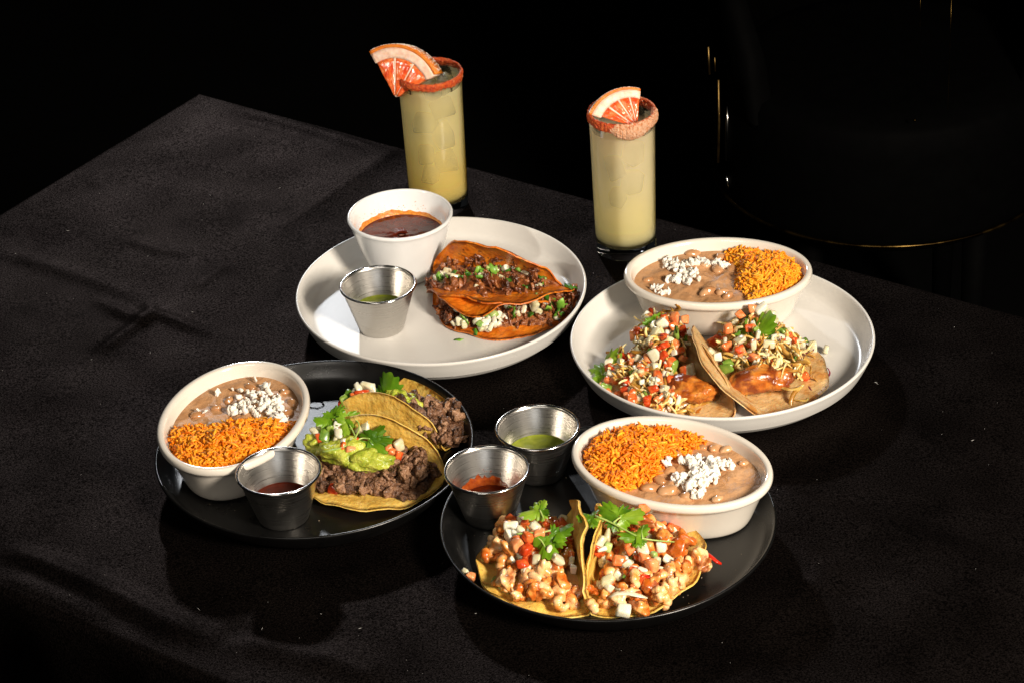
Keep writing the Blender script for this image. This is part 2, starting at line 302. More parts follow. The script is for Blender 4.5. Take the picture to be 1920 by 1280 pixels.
def drink_mat(name, col, bot, dens):
    """cloudy juice: light scatters all the way through it, yellower towards the bottom"""
    m = bpy.data.materials.new(name); m.use_nodes = True; N = m.node_tree.nodes; L = m.node_tree.links
    N.remove(N['Principled BSDF']); v = N.new('ShaderNodeVolumePrincipled'); L.new(v.outputs[0], N['Material Output'].inputs['Volume'])
    v.inputs['Density'].default_value = dens; v.inputs['Anisotropy'].default_value = -0.1
    tc = N.new('ShaderNodeTexCoord'); se = N.new('ShaderNodeSeparateXYZ'); L.new(tc.outputs['Object'], se.inputs[0])
    mr = N.new('ShaderNodeMapRange'); mr.inputs['From Min'].default_value = 1.5 * U; mr.inputs['From Max'].default_value = 9 * U; L.new(se.outputs[2], mr.inputs['Value'])
    no = N.new('ShaderNodeTexNoise'); no.inputs['Scale'].default_value = 40; no.inputs['Detail'].default_value = 3; L.new(tc.outputs['Object'], no.inputs['Vector'])
    ad = N.new('ShaderNodeMath'); ad.operation = 'MULTIPLY_ADD'; ad.inputs[1].default_value = 0.9; L.new(no.outputs['Fac'], ad.inputs[0])
    sb = N.new('ShaderNodeMath'); sb.operation = 'SUBTRACT'; sb.inputs[1].default_value = 0.45; L.new(mr.outputs[0], sb.inputs[0]); L.new(sb.outputs[0], ad.inputs[2]); ad.use_clamp = True
    mx = N.new('ShaderNodeMix'); mx.data_type = 'RGBA'; L.new(ad.outputs[0], mx.inputs[0]); mx.inputs[6].default_value = (*bot, 1); mx.inputs[7].default_value = (*col, 1); L.new(mx.outputs[2], v.inputs['Color'])
    return m

# ------------------------------------------------------------------ room, table and cloth
tag(obj('floor', [(-600, -500, -75), (600, -500, -75), (600, 700, -75), (-600, 700, -75)], [(0, 1, 2, 3)], floor_m), kind='structure')
tag(obj('wall', [(-600, 520, -75), (600, 520, -75), (600, 520, 300), (-600, 520, 300), (-600, 530, -75), (600, 530, -75), (600, 530, 300), (-600, 530, 300)],
        [(0, 1, 2, 3), (5, 4, 7, 6), (3, 2, 6, 7), (0, 3, 7, 4), (1, 5, 6, 2)], floor_m, smooth=False), kind='structure')
TC = np.array([-31.4, 67.3, 0.0]); E1 = np.array([0.811, -0.585, 0]); E2 = np.array([-0.585, -0.811, 0])
TL, TW = 150.0, 74.5
def table_pq(p): d = np.asarray(p) - TC; return d @ E1, d @ E2

def build_cloth():
    D = 26.0
    def axis(L, fine):
        a = np.concatenate([np.linspace(-D, -1.2, 14), np.linspace(-0.8, 0.8, 9), np.arange(1.3, L - 1.2, fine), np.linspace(L - 0.8, L + 0.8, 9), np.linspace(L + 1.2, L + D, 14)])
        return a
    P, Q = axis(TL, 0.42), axis(TW, 0.42)
    pp, qq = np.meshgrid(P, Q, indexing='ij')
    h = np.zeros_like(pp)
    # soft long waves and finer puckers of the woven cloth
    for k in range(26):
        a = rng.uniform(0, math.pi); f = rng.uniform(0.05, 0.32); ph = rng.uniform(0, 6.28)
        h += 0.034 / (f * 9) * np.sin((pp * math.cos(a) + qq * math.sin(a)) * f * 2 + ph)
    XY = TC[:2] + pp[..., None] * E1[:2] + qq[..., None] * E2[:2]
    def line(pts, amp, w, asym=0.0, world=None):
        nonlocal h
        W_ = [at(x, y, 0)[:2] for x, y in pts] if world is None else world
        best = np.full(pp.shape, 1e9); side = np.zeros(pp.shape); fade = np.ones(pp.shape)
        n = len(W_) - 1
        for i in range(n):
            a, b = np.array(W_[i]), np.array(W_[i + 1]); d = b - a; L2 = d @ d
            raw = ((XY - a) @ d) / L2; t = np.clip(raw, 0, 1)
            e = XY - (a + t[..., None] * d); dist = np.hypot(e[..., 0], e[..., 1])
            s = np.sign(d[0] * e[..., 1] - d[1] * e[..., 0]); u = (i + t) / n
            m = dist < best; best = np.where(m, dist, best); side = np.where(m, s, side); fade = np.where(m, np.minimum(1, 5 * np.minimum(u, 1 - u) + 0.12), fade)
        ww = w * np.where(side > 0, 1 + asym, 1 - asym)
        h += 1.15 * amp * fade * np.exp(-(best / ww) ** 2 * 0.5)
    def crease(axis_v, v0, amp, w, lo, hi, along):
        nonlocal h
        f = np.clip((along - lo) / 8, 0, 1) * np.clip((hi - along) / 8, 0, 1)
        h += amp * f * np.exp(-np.abs(axis_v - v0) / w)
    crease(pp, 26.0, 0.30, 1.6, -40, 22, qq); h += -0.16 * np.exp(-((pp - 29.0) / 2.2) ** 2) * np.clip((24 - qq) / 10, 0, 1)
    pq = table_pq(at(1535, 1075)); crease(pp, pq[0], 0.22, 1.4, pq[1] - 3, pq[1] + 16, qq)
    pq = table_pq(at(1500, 940)); crease(qq, pq[1], 0.20, 1.3, pq[0] - 12, pq[0] + 60, pp)
    crease(pp, 26.0, 0.16, 1.3, 30, 60, qq)
    line([(440, 202), (520, 226), (620, 256), (730, 290)], 0.34, 0.7)
    line([(455, 216), (540, 242), (640, 272)], -0.20, 0.9)
    line([(180, 560), (225, 585), (270, 605), (285, 590), (320, 598), (350, 610), (410, 628)], 0.30, 0.5)
    line([(276, 560), (282, 585), (262, 606), (215, 640), (180, 665)], 0.26, 0.5)
    line([(0, 470), (110, 505), (220, 540), (260, 562)], 0.18, 0.7)
    line([(230, 445), (310, 470), (370, 475)], 0.16, 0.6)
    line([(360, 545), (390, 520), (430, 495)], 0.14, 0.5)
    line([(40, 330), (130, 348), (200, 330)], 0.10, 1.2); line([(130, 400), (260, 380), (330, 330)], 0.10, 1.6)
    line([(0, 1028), (90, 1065), (190, 1110), (300, 1165), (420, 1205)], 0.50, 0.9); line([(0, 1050), (90, 1090), (190, 1134), (300, 1190)], -0.30, 0.8)
    line([(0, 1072), (100, 1120), (210, 1165)], 0.3, 0.9)
    line([(430, 1190), (540, 1215), (640, 1245), (740, 1290)], 0.42, 1.0); line([(410, 1180), (520, 1200), (620, 1226)], -0.25, 0.9)
    line([(500, 1040), (620, 1080), (720, 1090)], 0.1, 1.4)
    line([(1420, 905), (1500, 935), (1600, 985), (1700, 1010), (1900, 1060)], 0.14, 1.1)
    line([(1480, 1010), (1540, 1060), (1545, 1120)], 0.14, 1.2); line([(1620, 1170), (1740, 1130), (1880, 1160)], 0.10, 1.8)
    line([(920, 770), (965, 790), (1000, 800)], 0.2, 0.7)
    line([(1700, 560), (1800, 600), (1910, 640)], 0.08, 1.5)
    # under the dishes the cloth is pressed flat
    for c, r in ((C1, 13.0), (C2, 13.0), (C3, 13.0), (C4, 13.0), (G1, 3.5), (G2, 3.5)):
        d = np.hypot(XY[..., 0] - c[0], XY[..., 1] - c[1]); k = np.clip((d - r) / 2.5, 0, 1); h *= k * k * (3 - 2 * k)
    h = np.clip(h, -0.25, 0.9)
    rb = 0.9
    def bend(v, L):
        lo = np.clip(-v, 0, None); hi = np.clip(v - L, 0, None)
        ex = lo + hi; sg = np.where(v < 0, -1, 1)
        th = np.minimum(ex / rb, math.pi / 2); out = rb * np.sin(th); dn = rb * (1 - np.cos(th)) + np.clip(ex - rb * math.pi / 2, 0, None)
        return np.clip(v, 0, L) + sg * out, dn
    x1, d1 = bend(pp, TL); x2, d2 = bend(qq, TW)
    dn = np.maximum(d1, d2)
    hang = np.clip(dn / 20, 0, 1)
    flare = hang * (1.2 * np.sin(pp * 0.55) + 0.8 * np.sin(pp * 0.23 + 1) + 0.8 * np.sin(qq * 0.5))
    x2 = x2 + np.where(qq > TW, 1, np.where(qq < 0, -1, 0)) * (flare + 1.0 * hang); x1 = x1 + np.where(pp > TL, 1, np.where(pp < 0, -1, 0)) * (flare + 1.0 * hang)
    ed = np.clip(np.minimum(np.minimum(pp, TL - pp), np.minimum(qq, TW - qq)) / 2.0, 0, 1)
    V = TC + x1[..., None] * E1 + x2[..., None] * E2
    V[..., 2] = h * (0.35 + 0.65 * ed) * (dn < 0.05) - dn
    n, m = pp.shape
    idx = np.arange(n * m).reshape(n, m)
    F = np.stack([idx[:-1, :-1], idx[1:, :-1], idx[1:, 1:], idx[:-1, 1:]], -1).reshape(-1, 4)[:, ::-1]
    F = F[:, ::-1]
    o = obj('tablecloth', V.reshape(-1, 3), F[:, ::-1], black_cloth)
    return tag(o, 'black wrinkled tablecloth with pressed fold creases under all the dishes', 'tablecloth')

C1 = (-6.05, 19.26, 0); C2 = (17.96, 8.21, 0); C3 = (-16.55, -4.5, 0); C4 = (6.58, -17.17, 0)
G1 = (-6.22, 39.68, 0); G2 = (11.12, 29.22, 0)
build_cloth()
tb = thing('table', 'dark table hidden beneath the black cloth', 'table', TC + E1 * TL / 2 + E2 * TW / 2 - np.array([0, 0, 75]))
def slab(p0, p1, q0, q1, z0, z1):
    V = [TC + E1 * p + E2 * q + np.array([0, 0, z]) for z in (z0, z1) for p, q in ((p0, q0), (p1, q0), (p1, q1), (p0, q1))]
    return V, [(0, 1, 2, 3), (7, 6, 5, 4), (0, 4, 5, 1), (1, 5, 6, 2), (2, 6, 7, 3), (3, 7, 4, 0)]
obj('tabletop', *slab(0.6, TL - 0.6, 0.6, TW - 0.6, -3.2, -0.7), floor_m, tb, False)
for p in (8, TL - 12):
    for q_ in (8, TW - 12): obj('leg', *slab(p, p + 4, q_, q_ + 4, -75, -3.2), floor_m, tb, False)

# lint on the cloth: far too many to count
def build_lint():
    V, F = [], []
    for k in range(230):
        p, q_ = random.uniform(1, 120), random.uniform(1, TW - 1)
        c = TC + E1 * p + E2 * q_
        if any(math.hypot(c[0] - d[0], c[1] - d[1]) < 13.2 for d in (C1, C2, C3, C4)) or any(math.hypot(c[0] - d[0], c[1] - d[1]) < 3.4 for d in (G1, G2)): continue
        a = random.uniform(0, 3.14); l = random.uniform(0.02, 0.045) if random.random() < .85 else random.uniform(0.1, 0.3); w = random.uniform(0.015, 0.03)
        z = 0.30; d = np.array([math.cos(a), math.sin(a), 0]); e = np.array([-d[1], d[0], 0]); c = c + np.array([0, 0, z])
        k0 = len(V); V += [c - d * l, c + e * w, c + d * l, c - e * w, c + np.array([0, 0, w]), c - np.array([0, 0, w])]
        F += [(k0, k0 + 1, k0 + 4), (k0 + 1, k0 + 2, k0 + 4), (k0 + 2, k0 + 3, k0 + 4), (k0 + 3, k0, k0 + 4), (k0 + 1, k0, k0 + 5), (k0 + 2, k0 + 1, k0 + 5), (k0 + 3, k0 + 2, k0 + 5), (k0, k0 + 3, k0 + 5)]
    return V, F
tag(obj('lint', *build_lint(), lint_m), 'scattered white lint specks on the black tablecloth', 'lint', kind='stuff')

# barrel chair in the dark behind the table
def build_chair():
    c = np.array([49.5, 118.0, -75.0]); t = thing('barrel_chair', 'round black barrel chair with thin brass trim in the dark behind the table', 'chair', c)
    r = 21.5
    prof = smooth_prof([(0.1, 33), (r - 2, 33), (r, 34.5), (r, 40), (r, 49), (r - 1.5, 51), (0.1, 52)], 1)
    obj('seat', *lathe(prof, c, 64), leather_m, t)
    V = []; n, m = 40, 8
    for i in range(n):                       # wrap-round backrest, open towards the table
        a = R(-35) + R(250) * i / (n - 1); hgt = 49 + 26 * math.sin(math.pi * min(1, max(0, (i / (n - 1)))) ) ** 0.5
        for (rr, z) in ((r - 3.2, 48), (r - 3.2, hgt - 1.5), (r - 2.6, hgt), (r - 0.6, hgt), (r + 0.1, hgt - 1.5), (r + 0.1, 48)):
            V.append(c + np.array([rr * math.cos(a), rr * math.sin(a), z]))
    F = grid_faces(n, 6) + [tuple(range(5, -1, -1)), tuple(range((n - 1) * 6, n * 6))]
    obj('backrest', V, F, leather_m, t)
    pts = [c + np.array([(r + 0.25) * math.cos(a), (r + 0.25) * math.sin(a), 35.0]) for a in np.linspace(0, 2 * math.pi, 97)]
    obj('trim_ring', *tube(pts, 0.22, 6), brass_m, t)
    def at_y(px, py, y):
        d = (px - 960) / CAM_F * RT2 - (py - 640) / CAM_F * UP2 + FW
        return CAM_LOC + d * ((y - CAM_LOC[1]) / d[1])
    for pts, w in ((((1328, 88), (1330, 140)), 0.13), (((1340, 108), (1341, 134)), 0.09), (((1347, 150), (1348, 230), (1346, 305)), 0.15), (((1726, -20), (1725, 50)), 0.06), (((1784, 0), (1782, 60), (1777, 205)), 0.045)):
        obj('trim_strip', *tube([at_y(x, y, 98 if x > 1500 else 112) for x, y in pts], w * (1 if pts[0][0] > 1500 else 1.2), 6), brass_m if pts[0][0] > 1500 else lit_brass_m, t)
    for pts in (((1364, 200), (1363, 250), (1361, 302)), ((1362, 330), (1364, 345), (1369, 358))):
        obj('metal_foot', *tube([at_y(x, y, 112) for x, y in pts], [0.1, 0.30, 0.12], 8), steel_rim, t)
    p = at_y(1715, 226, 97); obj('stud', [p + np.array(v) * 0.22 for v in ICO2[0]], ICO2[1], brass_m, t)
    for a in (45, 135, 225, 315):
        p = c + np.array([15 * math.cos(R(a)), 15 * math.sin(R(a)), 0])
        obj('leg', *tube([p, p + np.array([0, 0, 33.2])], [1.2, 1.8], 10), leather_m, t)
build_chair()

# ------------------------------------------------------------------ plates
def white_plate(c, label):
    t = thing('white_plate', label, 'plate', c, 'white stoneware plates')
    pr = [(0.02, 0.12), (9.6, 0.12), (10.4, 0.02), (11.0, 0.02), (11.5, 0.30), (11.95, 0.85)]
    body = smooth_prof(pr, 2) + [(12.05, 0.95), (12.22, 0.98)] + smooth_prof([(12.3, 1.05), (12.62, 1.7), (12.88, 2.35), (13.02, 2.66), (12.95, 2.82), (12.80, 2.83), (12.68, 2.66), (12.45, 2.0), (12.2, 1.35), (11.85, 0.93), (11.1, 0.86), (6, 0.84), (0.02, 0.84)], 3)
    obj('plate_body', *lathe(body, c, 160), white_glaze, t)
    return t
def black_plate(c, label):
    t = thing('black_plate', label, 'plate', c, 'black stoneware plates')
    body = smooth_prof([(0.02, 0.10), (9.6, 0.10), (10.3, 0.02), (10.8, 0.02), (11.4, 0.35), (12.2, 1.2), (12.8, 2.0), (13.02, 2.36), (12.98, 2.5), (12.84, 2.53), (12.72, 2.4), (12.4, 1.8), (12.0, 1.2), (11.5, 0.9), (10.8, 0.84), (6, 0.82), (0.02, 0.82)], 3)
    obj('plate_body', *lathe(body, c, 160), black_glaze, t)
    return t
FL = 0.84
white_plate(C1, 'white plate with two dark orange folded tacos and a round soup bowl')
white_plate(C2, 'white plate under the cream oval dish, with two pale open tacos')
black_plate(C3, 'black plate with the steak and guacamole tacos')
black_plate(C4, 'black plate with the shrimp tacos and two steel cups')

# ------------------------------------------------------------------ oval dishes, soup bowl, steel cups
OVA, OVB, OVZ = 8.22, 6.0, 5.2
def oval_dish(c, ang, label):
    t = thing('oval_dish', label, 'bowl', (c[0], c[1], FL), 'cream oval side dishes')
    H = OVZ - FL
    pr = [(-5.9, 0.15), (-2.6, 0.15), (-2.3, 0.0), (-1.95, 0.02), (-1.65, 0.35), (-1.1, 1.9), (-0.55, 3.3), (-0.38, 3.62)]
    pr = smooth_prof(pr, 2) + smooth_prof([(-0.10, 3.66), (0.02, 3.85), (0.0, H - 0.2), (-0.12, H - 0.02), (-0.42, H), (-0.62, H - 0.16), (-0.85, 3.5), (-1.4, 1.9), (-1.95, 0.75), (-2.6, 0.5), (-5.9, 0.5)], 3)
    obj('dish_body', *lathe(pr, (c[0], c[1], FL), 120, (OVA, OVB), ang), cream_glaze, t)
    return t
O2 = (18.33, 15.2); O3 = (-22.95, -3.25); O4 = (11.83, -13.75)
A2, A3, A4 = R(176.3), R(-103.8), R(149)
oval_dish(O2, A2, 'cream oval dish of beans and rice at the back of the white plate')
oval_dish(O3, A3, 'cream oval dish of rice and beans beside the steak tacos')
oval_dish(O4, A4, 'cream oval dish of rice and beans behind the shrimp tacos')

BW = (-9.45, 25.7, FL)
t = thing('soup_bowl', 'round bright white bowl of red broth on the white plate', 'bowl', BW)
pr = smooth_prof([(0.02, 0.2), (2.2, 0.2), (2.35, 0.0), (2.7, 0.02), (2.95, 0.5), (3.5, 1.9), (4.2, 4.0), (4.62, 5.6), (4.72, 5.8)], 2) + \
     smooth_prof([(4.80, 5.95), (4.78, 6.12), (4.62, 6.18), (4.48, 6.08), (4.36, 5.6), (3.95, 4.0), (3.2, 1.9), (2.4, 0.7), (1.5, 0.5), (0.02, 0.5)], 3)
obj('bowl_body', *lathe(pr, BW, 120), bowl_glaze, t)

def cup(c, label):
    t = thing('steel_cup', label, 'sauce cup', (c[0], c[1], FL), 'small steel sauce cups')
    H = 5.3 - FL
    pr = smooth_prof([(0.02, 0.14), (1.7, 0.14), (1.82, 0.0), (1.98, 0.03), (2.06, 0.25), (2.6, 2.1), (3.24, H - 0.15)], 2) + [(3.20, H - 0.1)] + smooth_prof([(3.13, H - 0.15), (2.5, 2.1), (1.94, 0.3), (1.75, 0.2), (0.02, 0.2)], 2)
    obj('cup_body', *lathe(pr, (c[0], c[1], FL), 96), steel, t)
    ring = [(c[0] + 3.27 * math.cos(a), c[1] + 3.27 * math.sin(a), 5.3 - 0.12) for a in np.linspace(0, 2 * math.pi, 97)]
    obj('rolled_rim', *tube(ring, 0.125, 10, cap=False), steel_rim, t)
    return t
def cup_r(z): return np.interp(z - FL, [0.2, 0.3, 2.1, 4.31], [1.9, 1.94, 2.5, 3.13])
S1 = (-11.44, 16.14); S3 = (-18.87, -12.08); S4 = (-2.55, -13.57); S5 = (1.62, -8.05)
cup(S1, 'steel cup of green salsa in front of the soup bowl on the white plate')
cup(S3, 'steel cup of dark red salsa between the oval dish and the steak taco')
cup(S4, 'steel cup of red salsa with smears inside, beside the left shrimp taco')
cup(S5, 'steel cup of green salsa at the back of the black plate')
def liquid(name, c, z, r, mat, label, cat, amp=0.03, tilt=0.0, group=None):
    V = [(c[0], c[1], z)]; n = 64; rings = 10
    for i in range(1, rings + 1):
        for j in range(n):
            a = 2 * math.pi * j / n; rr = r * i / rings
            x, y = c[0] + rr * math.cos(a), c[1] + rr * math.sin(a)
            V.append((x, y, z + amp * nz((x, y, 0), 1.1, z) * (1 - (i / rings) ** 6) + tilt * (math.sin(a) * rr)))
    F = [(0, 1 + j, 1 + (j + 1) % n) for j in range(n)] + grid_faces(rings, n, True, 1)
    k = 1 + (rings - 1) * n
    for j in range(n): V.append((V[k + j][0] * 0.9 + c[0] * 0.1, V[k + j][1] * 0.9 + c[1] * 0.1, z - 0.6))
    F += [(k + j, k + n + j, k + n + (j + 1) % n, k + (j + 1) % n) for j in range(n)]
    return tag(obj(name, V, F, mat, org=(c[0], c[1], z)), label, cat, group)
liquid('green_salsa', S1, 2.75, cup_r(2.75) - .02, green_salsa, 'green salsa inside the steel cup on the white plate', 'salsa', 0.12)
liquid('green_salsa', S5, 2.9, cup_r(2.9) - .02, green_salsa, 'green salsa inside the steel cup on the black plate', 'salsa', 0.08)
liquid('red_salsa', S3, 2.55, cup_r(2.55) - .02, red_salsa, 'smooth dark red salsa inside the steel cup beside the steak taco', 'salsa', 0.02)
rs4 = liquid('red_salsa', S4, 2.2, cup_r(2.2) - .02, red_salsa, 'red salsa smeared up the inside of the cup by the shrimp taco', 'salsa', 0.05)
def smear(c, z0, rfun, a0, a1, hfun, mat, name, parent, eps=0.03, n=60):
    V, F = [], []
    rows = 6
    for i in range(n):
        a = a0 + (a1 - a0) * i / (n - 1); hh = hfun(i / (n - 1), a)
        for k in range(rows):
            z = z0 - 0.1 + (hh + 0.1) * k / (rows - 1); e = eps * (1 - 0.7 * k / (rows - 1)) + 0.015 * nz((a * 3, k, 0), 2.0)
            V.append((c[0] + (rfun(z) - e) * math.cos(a), c[1] + (rfun(z) - e) * math.sin(a), z))
    for i in range(n - 1):
        for k in range(rows - 1): F.append((i * rows + k, (i + 1) * rows + k, (i + 1) * rows + k + 1, i * rows + k + 1))
    return obj(name, V, F, mat, parent)
smear(S4, 2.2, cup_r, R(40), R(175), lambda u, a: 0.95 * math.sin(math.pi * u) ** 0.6 * (0.8 + 0.3 * nz((a * 4, 0, 1), 1.5)) * (1 if u > 0.25 else 0.7 + u), red_smear, 'smear', rs4)
def droplets(name, parent, items, mat):
    V, F = [], []
    for (p, n_, r) in items:
        q = Vector(n_).to_track_quat('Z', 'Y').to_matrix(); k = len(V)
        for v in ICO2[0]:
            w = q @ Vector((v[0] * r, v[1] * r, v[2] * r * 0.35)); V.append((p[0] + w.x, p[1] + w.y, p[2] + w.z))
        F += [tuple(i + k for i in f) for f in ICO2[1]]
    return obj(name, V, F, mat, parent)
its = []
for _ in range(26):
    a = R(random.uniform(25, 110)); z = random.uniform(2.7, 3.6); r_ = cup_r(z)
    its.append(((S4[0] + r_ * math.cos(a), S4[1] + r_ * math.sin(a), z), (-math.cos(a), -math.sin(a), 0.3), random.uniform(0.02, 0.06)))
droplets('droplet', rs4, its, red_smear)
its = []
o_ = bpy.data.objects['red_salsa']
for _ in range(9):
    a = R(random.uniform(-5, 40)); z = random.uniform(3.0, 4.4); r_ = cup_r(z)
    its.append(((S3[0] + r_ * math.cos(a), S3[1] + r_ * math.sin(a), z), (-math.cos(a), -math.sin(a), 0.3), random.uniform(0.02, 0.05)))
droplets('droplet', o_, its, red_smear)
def bowl_r(z): return np.interp(z - FL, [0.7, 1.9, 4.0, 5.6], [2.4, 3.2, 3.95, 4.36])
br = liquid('red_broth', BW, 4.75, bowl_r(4.75) - .02, broth_m, 'dark red broth inside the round white bowl', 'broth', 0.06)
smear(BW, 4.75, bowl_r, R(15), R(200), lambda u, a: (0.18 + 0.24 * math.sin(math.pi * u)) * (1 + 0.45 * nz((a * 6, 1, 0), 1.5)), broth_ring, 'residue_ring', br, 0.07)
its = []
for _ in range(170):
    a = R(random.uniform(20, 195)); z = 4.9 + abs(random.gauss(0, 0.42)); z = min(z, 6.2); r_ = bowl_r(z)
    its.append(((BW[0] + r_ * math.cos(a), BW[1] + r_ * math.sin(a), z), (-math.cos(a), -math.sin(a), 0.4), random.uniform(0.015, 0.05)))
droplets('residue_fleck', br, its, broth_ring)

# ------------------------------------------------------------------ shared food pieces
def dice(name, mat, k, sx=1, sy=1, sz=0.8, jit=0.17, bev=0.22):
    out = []
    for i in range(k):
        rr = random.Random(i * 13 + len(name))
        bm = bmesh.new(); bmesh.ops.create_cube(bm, size=1)
        for v in bm.verts: v.co = Vector((v.co.x * sx, v.co.y * sy, v.co.z * sz)) + Vector([rr.uniform(-jit, jit) for _ in range(3)])
        bmesh.ops.bevel(bm, geom=list(bm.edges), offset=bev, segments=2, affect='EDGES', profile=0.6)
        bmesh.ops.triangulate(bm, faces=[f for f in bm.faces if len(f.verts) > 4])
        bm.verts.ensure_lookup_table(); bm.verts.index_update()
        out.append(proto(name, [tuple(v.co) for v in bm.verts], [tuple(v.index for v in f.verts) for f in bm.faces], mat)); bm.free()
    return out
P_TOM = dice('tomato_dice', tomato_m, 6, 1, 0.9, 0.75)
P_ONI = dice('onion_dice', onion_m, 6, 1, 0.85, 0.5, 0.17, 0.19)
P_JAL = dice('green_chile_dice', jalapeno_m, 3, 1.2, 0.8, 0.35)
P_GRO = dice('green_onion_dice', green_onion_m, 4, 1, 0.9, 0.7, 0.1, 0.25)
P_STK = [proto('steak_piece', *blob(ICO3, (1, 0.7, 0.55), 0.7, 1.4, i + 1, 0.35, 4.0), steak_m) for i in range(7)]
def shred(seed, l=1.0, w=0.16):
    r_ = random.Random(seed); pts = []; a = r_.uniform(-0.5, 0.5)
    for i in range(7):
        u = i / 6 - 0.5; pts.append((u * l, 0.12 * l * math.sin(u * 5 + a), 0.08 * l * math.cos(u * 4 + a * 3)))
    rs = [w * (0.45 + 0.7 * math.sin(math.pi * (i + 0.6) / 7.2)) * r_.uniform(0.7, 1.25) for i in range(7)]
    return tube(pts, rs, 6, flat=0.6)
P_SHR = [proto('beef_shred', *shred(i, 1.15, 0.105), birria_meat) for i in range(7)] + [proto('beef_shred', *blob(ICO3, (0.5, 0.26, 0.18), 0.6, 1.6, i + 11, 0.4, 4), birria_meat) for i in range(3)]
def ribbon(seed, l=1.6, w=0.11, curl=1.0):
    r_ = random.Random(seed); pts = []; a = r_.uniform(-1, 1) * curl; b = r_.uniform(-1, 1) * curl; x = y = z = 0.0; h = r_.uniform(0, 6.28); e = 0.0
    n = 10; P_ = []
    for i in range(n):
        P_.append((x, y, z)); h += (a * 0.35 + r_.uniform(-0.25, 0.25)); e += b * 0.15
        x += l / n * math.cos(h) * math.cos(e); y += l / n * math.sin(h) * math.cos(e); z += l / n * math.sin(e)
    c = np.mean(P_, axis=0); P_ = [np.array(p) - c for p in P_]
    return tube(P_, [w * (0.5 + 0.6 * math.sin(math.pi * (i + 0.8) / (n + 0.6))) for i in range(n)], 5, flat=0.45)
P_CAB = [proto('cabbage_shred', *ribbon(i, 2.1, 0.15), cabbage_m) for i in range(8)]
P_PUR = [proto('red_cabbage_shred', *ribbon(i + 50, 1.7, 0.08), purple_m) for i in range(3)]
def shrimp(seed):
    r_ = random.Random(seed); arc = r_.uniform(3.4, 4.9); n = 26; m = 12; V = []
    for i in range(n):
        u = i / (n - 1); a = -arc / 2 + arc * u
        rad = 0.335 * (math.sin(math.pi * (0.06 + 0.88 * u)) ** 0.55) * (1.12 - 0.35 * u) * (1 + 0.26 * abs(math.sin(u * 5 * math.pi)) ** 0.6 - 0.16)
        cx, cy = 0.36 * math.cos(a), 0.36 * math.sin(a)
        for j in range(m):
            t_ = 2 * math.pi * j / m; q = rad * (1 + 0.10 * nz((u * 4, math.cos(t_), math.sin(t_)), 1.5, seed))
            V.append((cx + q * math.cos(t_) * math.cos(a), cy + q * math.cos(t_) * math.sin(a), q * 0.95 * math.sin(t_)))
    return V, grid_faces(n, m) + [tuple(range(m - 1, -1, -1)), tuple(range((n - 1) * m, n * m))]
P_SHP = [proto('shrimp_piece', *shrimp(i), shrimp_m) for i in range(4)] + [proto('shrimp_piece', *blob(ICO3, (0.66, 0.5, 0.42), 0.7, 1.25, i + 31, 0.22, 3.2), shrimp_m) for i in range(6)]
def grain(seed):
    r_ = random.Random(seed); c = r_.uniform(-0.12, 0.12); l = r_.uniform(0.60, 0.92)
    pts = [((u - .5) * l, c * (1 - (2 * u - 1) ** 2) * 2, 0.3 * c * math.sin(3 * u)) for u in (0, 0.12, 0.35, 0.65, 0.88, 1)]
    return tube(pts, [0.045, 0.088, 0.112, 0.110, 0.086, 0.04], 6, flat=0.85)
GRAINS = [grain(i) for i in range(8)]
P_GRN = [proto('rice_grain', *g, rice_m) for g in GRAINS]
P_CHE = [proto('cheese_crumb', *blob(ICO3, (0.62, 0.44, 0.26), 0.65, 1.1, i + 61, 0.28, 2.6), cheese_m) for i in range(6)]
P_BEAN = [proto('bean', *blob(ICO3, (0.62, 0.40, 0.34), 0.18, 1.0, i + 81), bean_m) for i in range(4)]
def flake(seed):
    r_ = random.Random(seed); n = 9; V = [(0, 0, 0.03)]
    for i in range(n):
        a = 6.28 * i / n; q = r_.uniform(0.55, 1.1); V.append((q * math.cos(a) * 0.5, q * math.sin(a) * 0.32, r_.uniform(-0.12, 0.12)))
    k = len(V); V += [(x, y, z - 0.05) for x, y, z in V]
    F = [(0, 1 + i, 1 + (i + 1) % n) for i in range(n)] + [(k, k + 1 + (i + 1) % n, k + 1 + i) for i in range(n)] + [(1 + i, k + 1 + i, k + 1 + (i + 1) % n, 1 + (i + 1) % n) for i in range(n)]
    return V, F
P_FLK = [proto('cilantro_flake', *flake(i), herb_m) for i in range(4)]

# cilantro leaf: fan of toothed lobes, unit length along +X
def leaf_mesh(seed):
    r_ = random.Random(seed); n = 73; rings = 7; V = [(0, 0, 0)]; ph = r_.uniform(0, 6)
    def rad(t):
        lob = 0.52 + 0.48 * abs(math.cos(1.5 * t)) ** 0.7
        env = 1.0 - 0.22 * (abs(t) / R(125)) ** 2
        tooth = 0.10 * (abs(((t * 3.3 + ph) % 1.0) - 0.5) * 2 - 0.5) + 0.07 * math.sin(t * 17 + ph)
        return max(0.18, lob * env + tooth)
    for i in range(1, rings + 1):
        f = i / rings
        for j in range(n):
            t = R(-125) + R(250) * j / (n - 1); q = rad(t) * f
            z = 0.10 * math.cos(3 * t + ph * 0.2) * f * f + 0.10 * f * f * math.sin(2 * t + ph) - 0.08 * f ** 3 + 0.03 * nz((q * math.cos(t), q * math.sin(t), 0), 4, seed)
            V.append((0.12 + 0.88 * q * math.cos(t), 0.80 * q * math.sin(t), z))
    F = [(0, 1 + j, 2 + j) for j in range(n - 1)]
    for i in range(rings - 1):
        for j in range(n - 1):
            a = 1 + i * n + j; F.append((a, a + n, a + n + 1, a + 1))
    return V, F
P_LEAF = [proto('leaf', *leaf_mesh(i), cilantro_m) for i in range(5)]
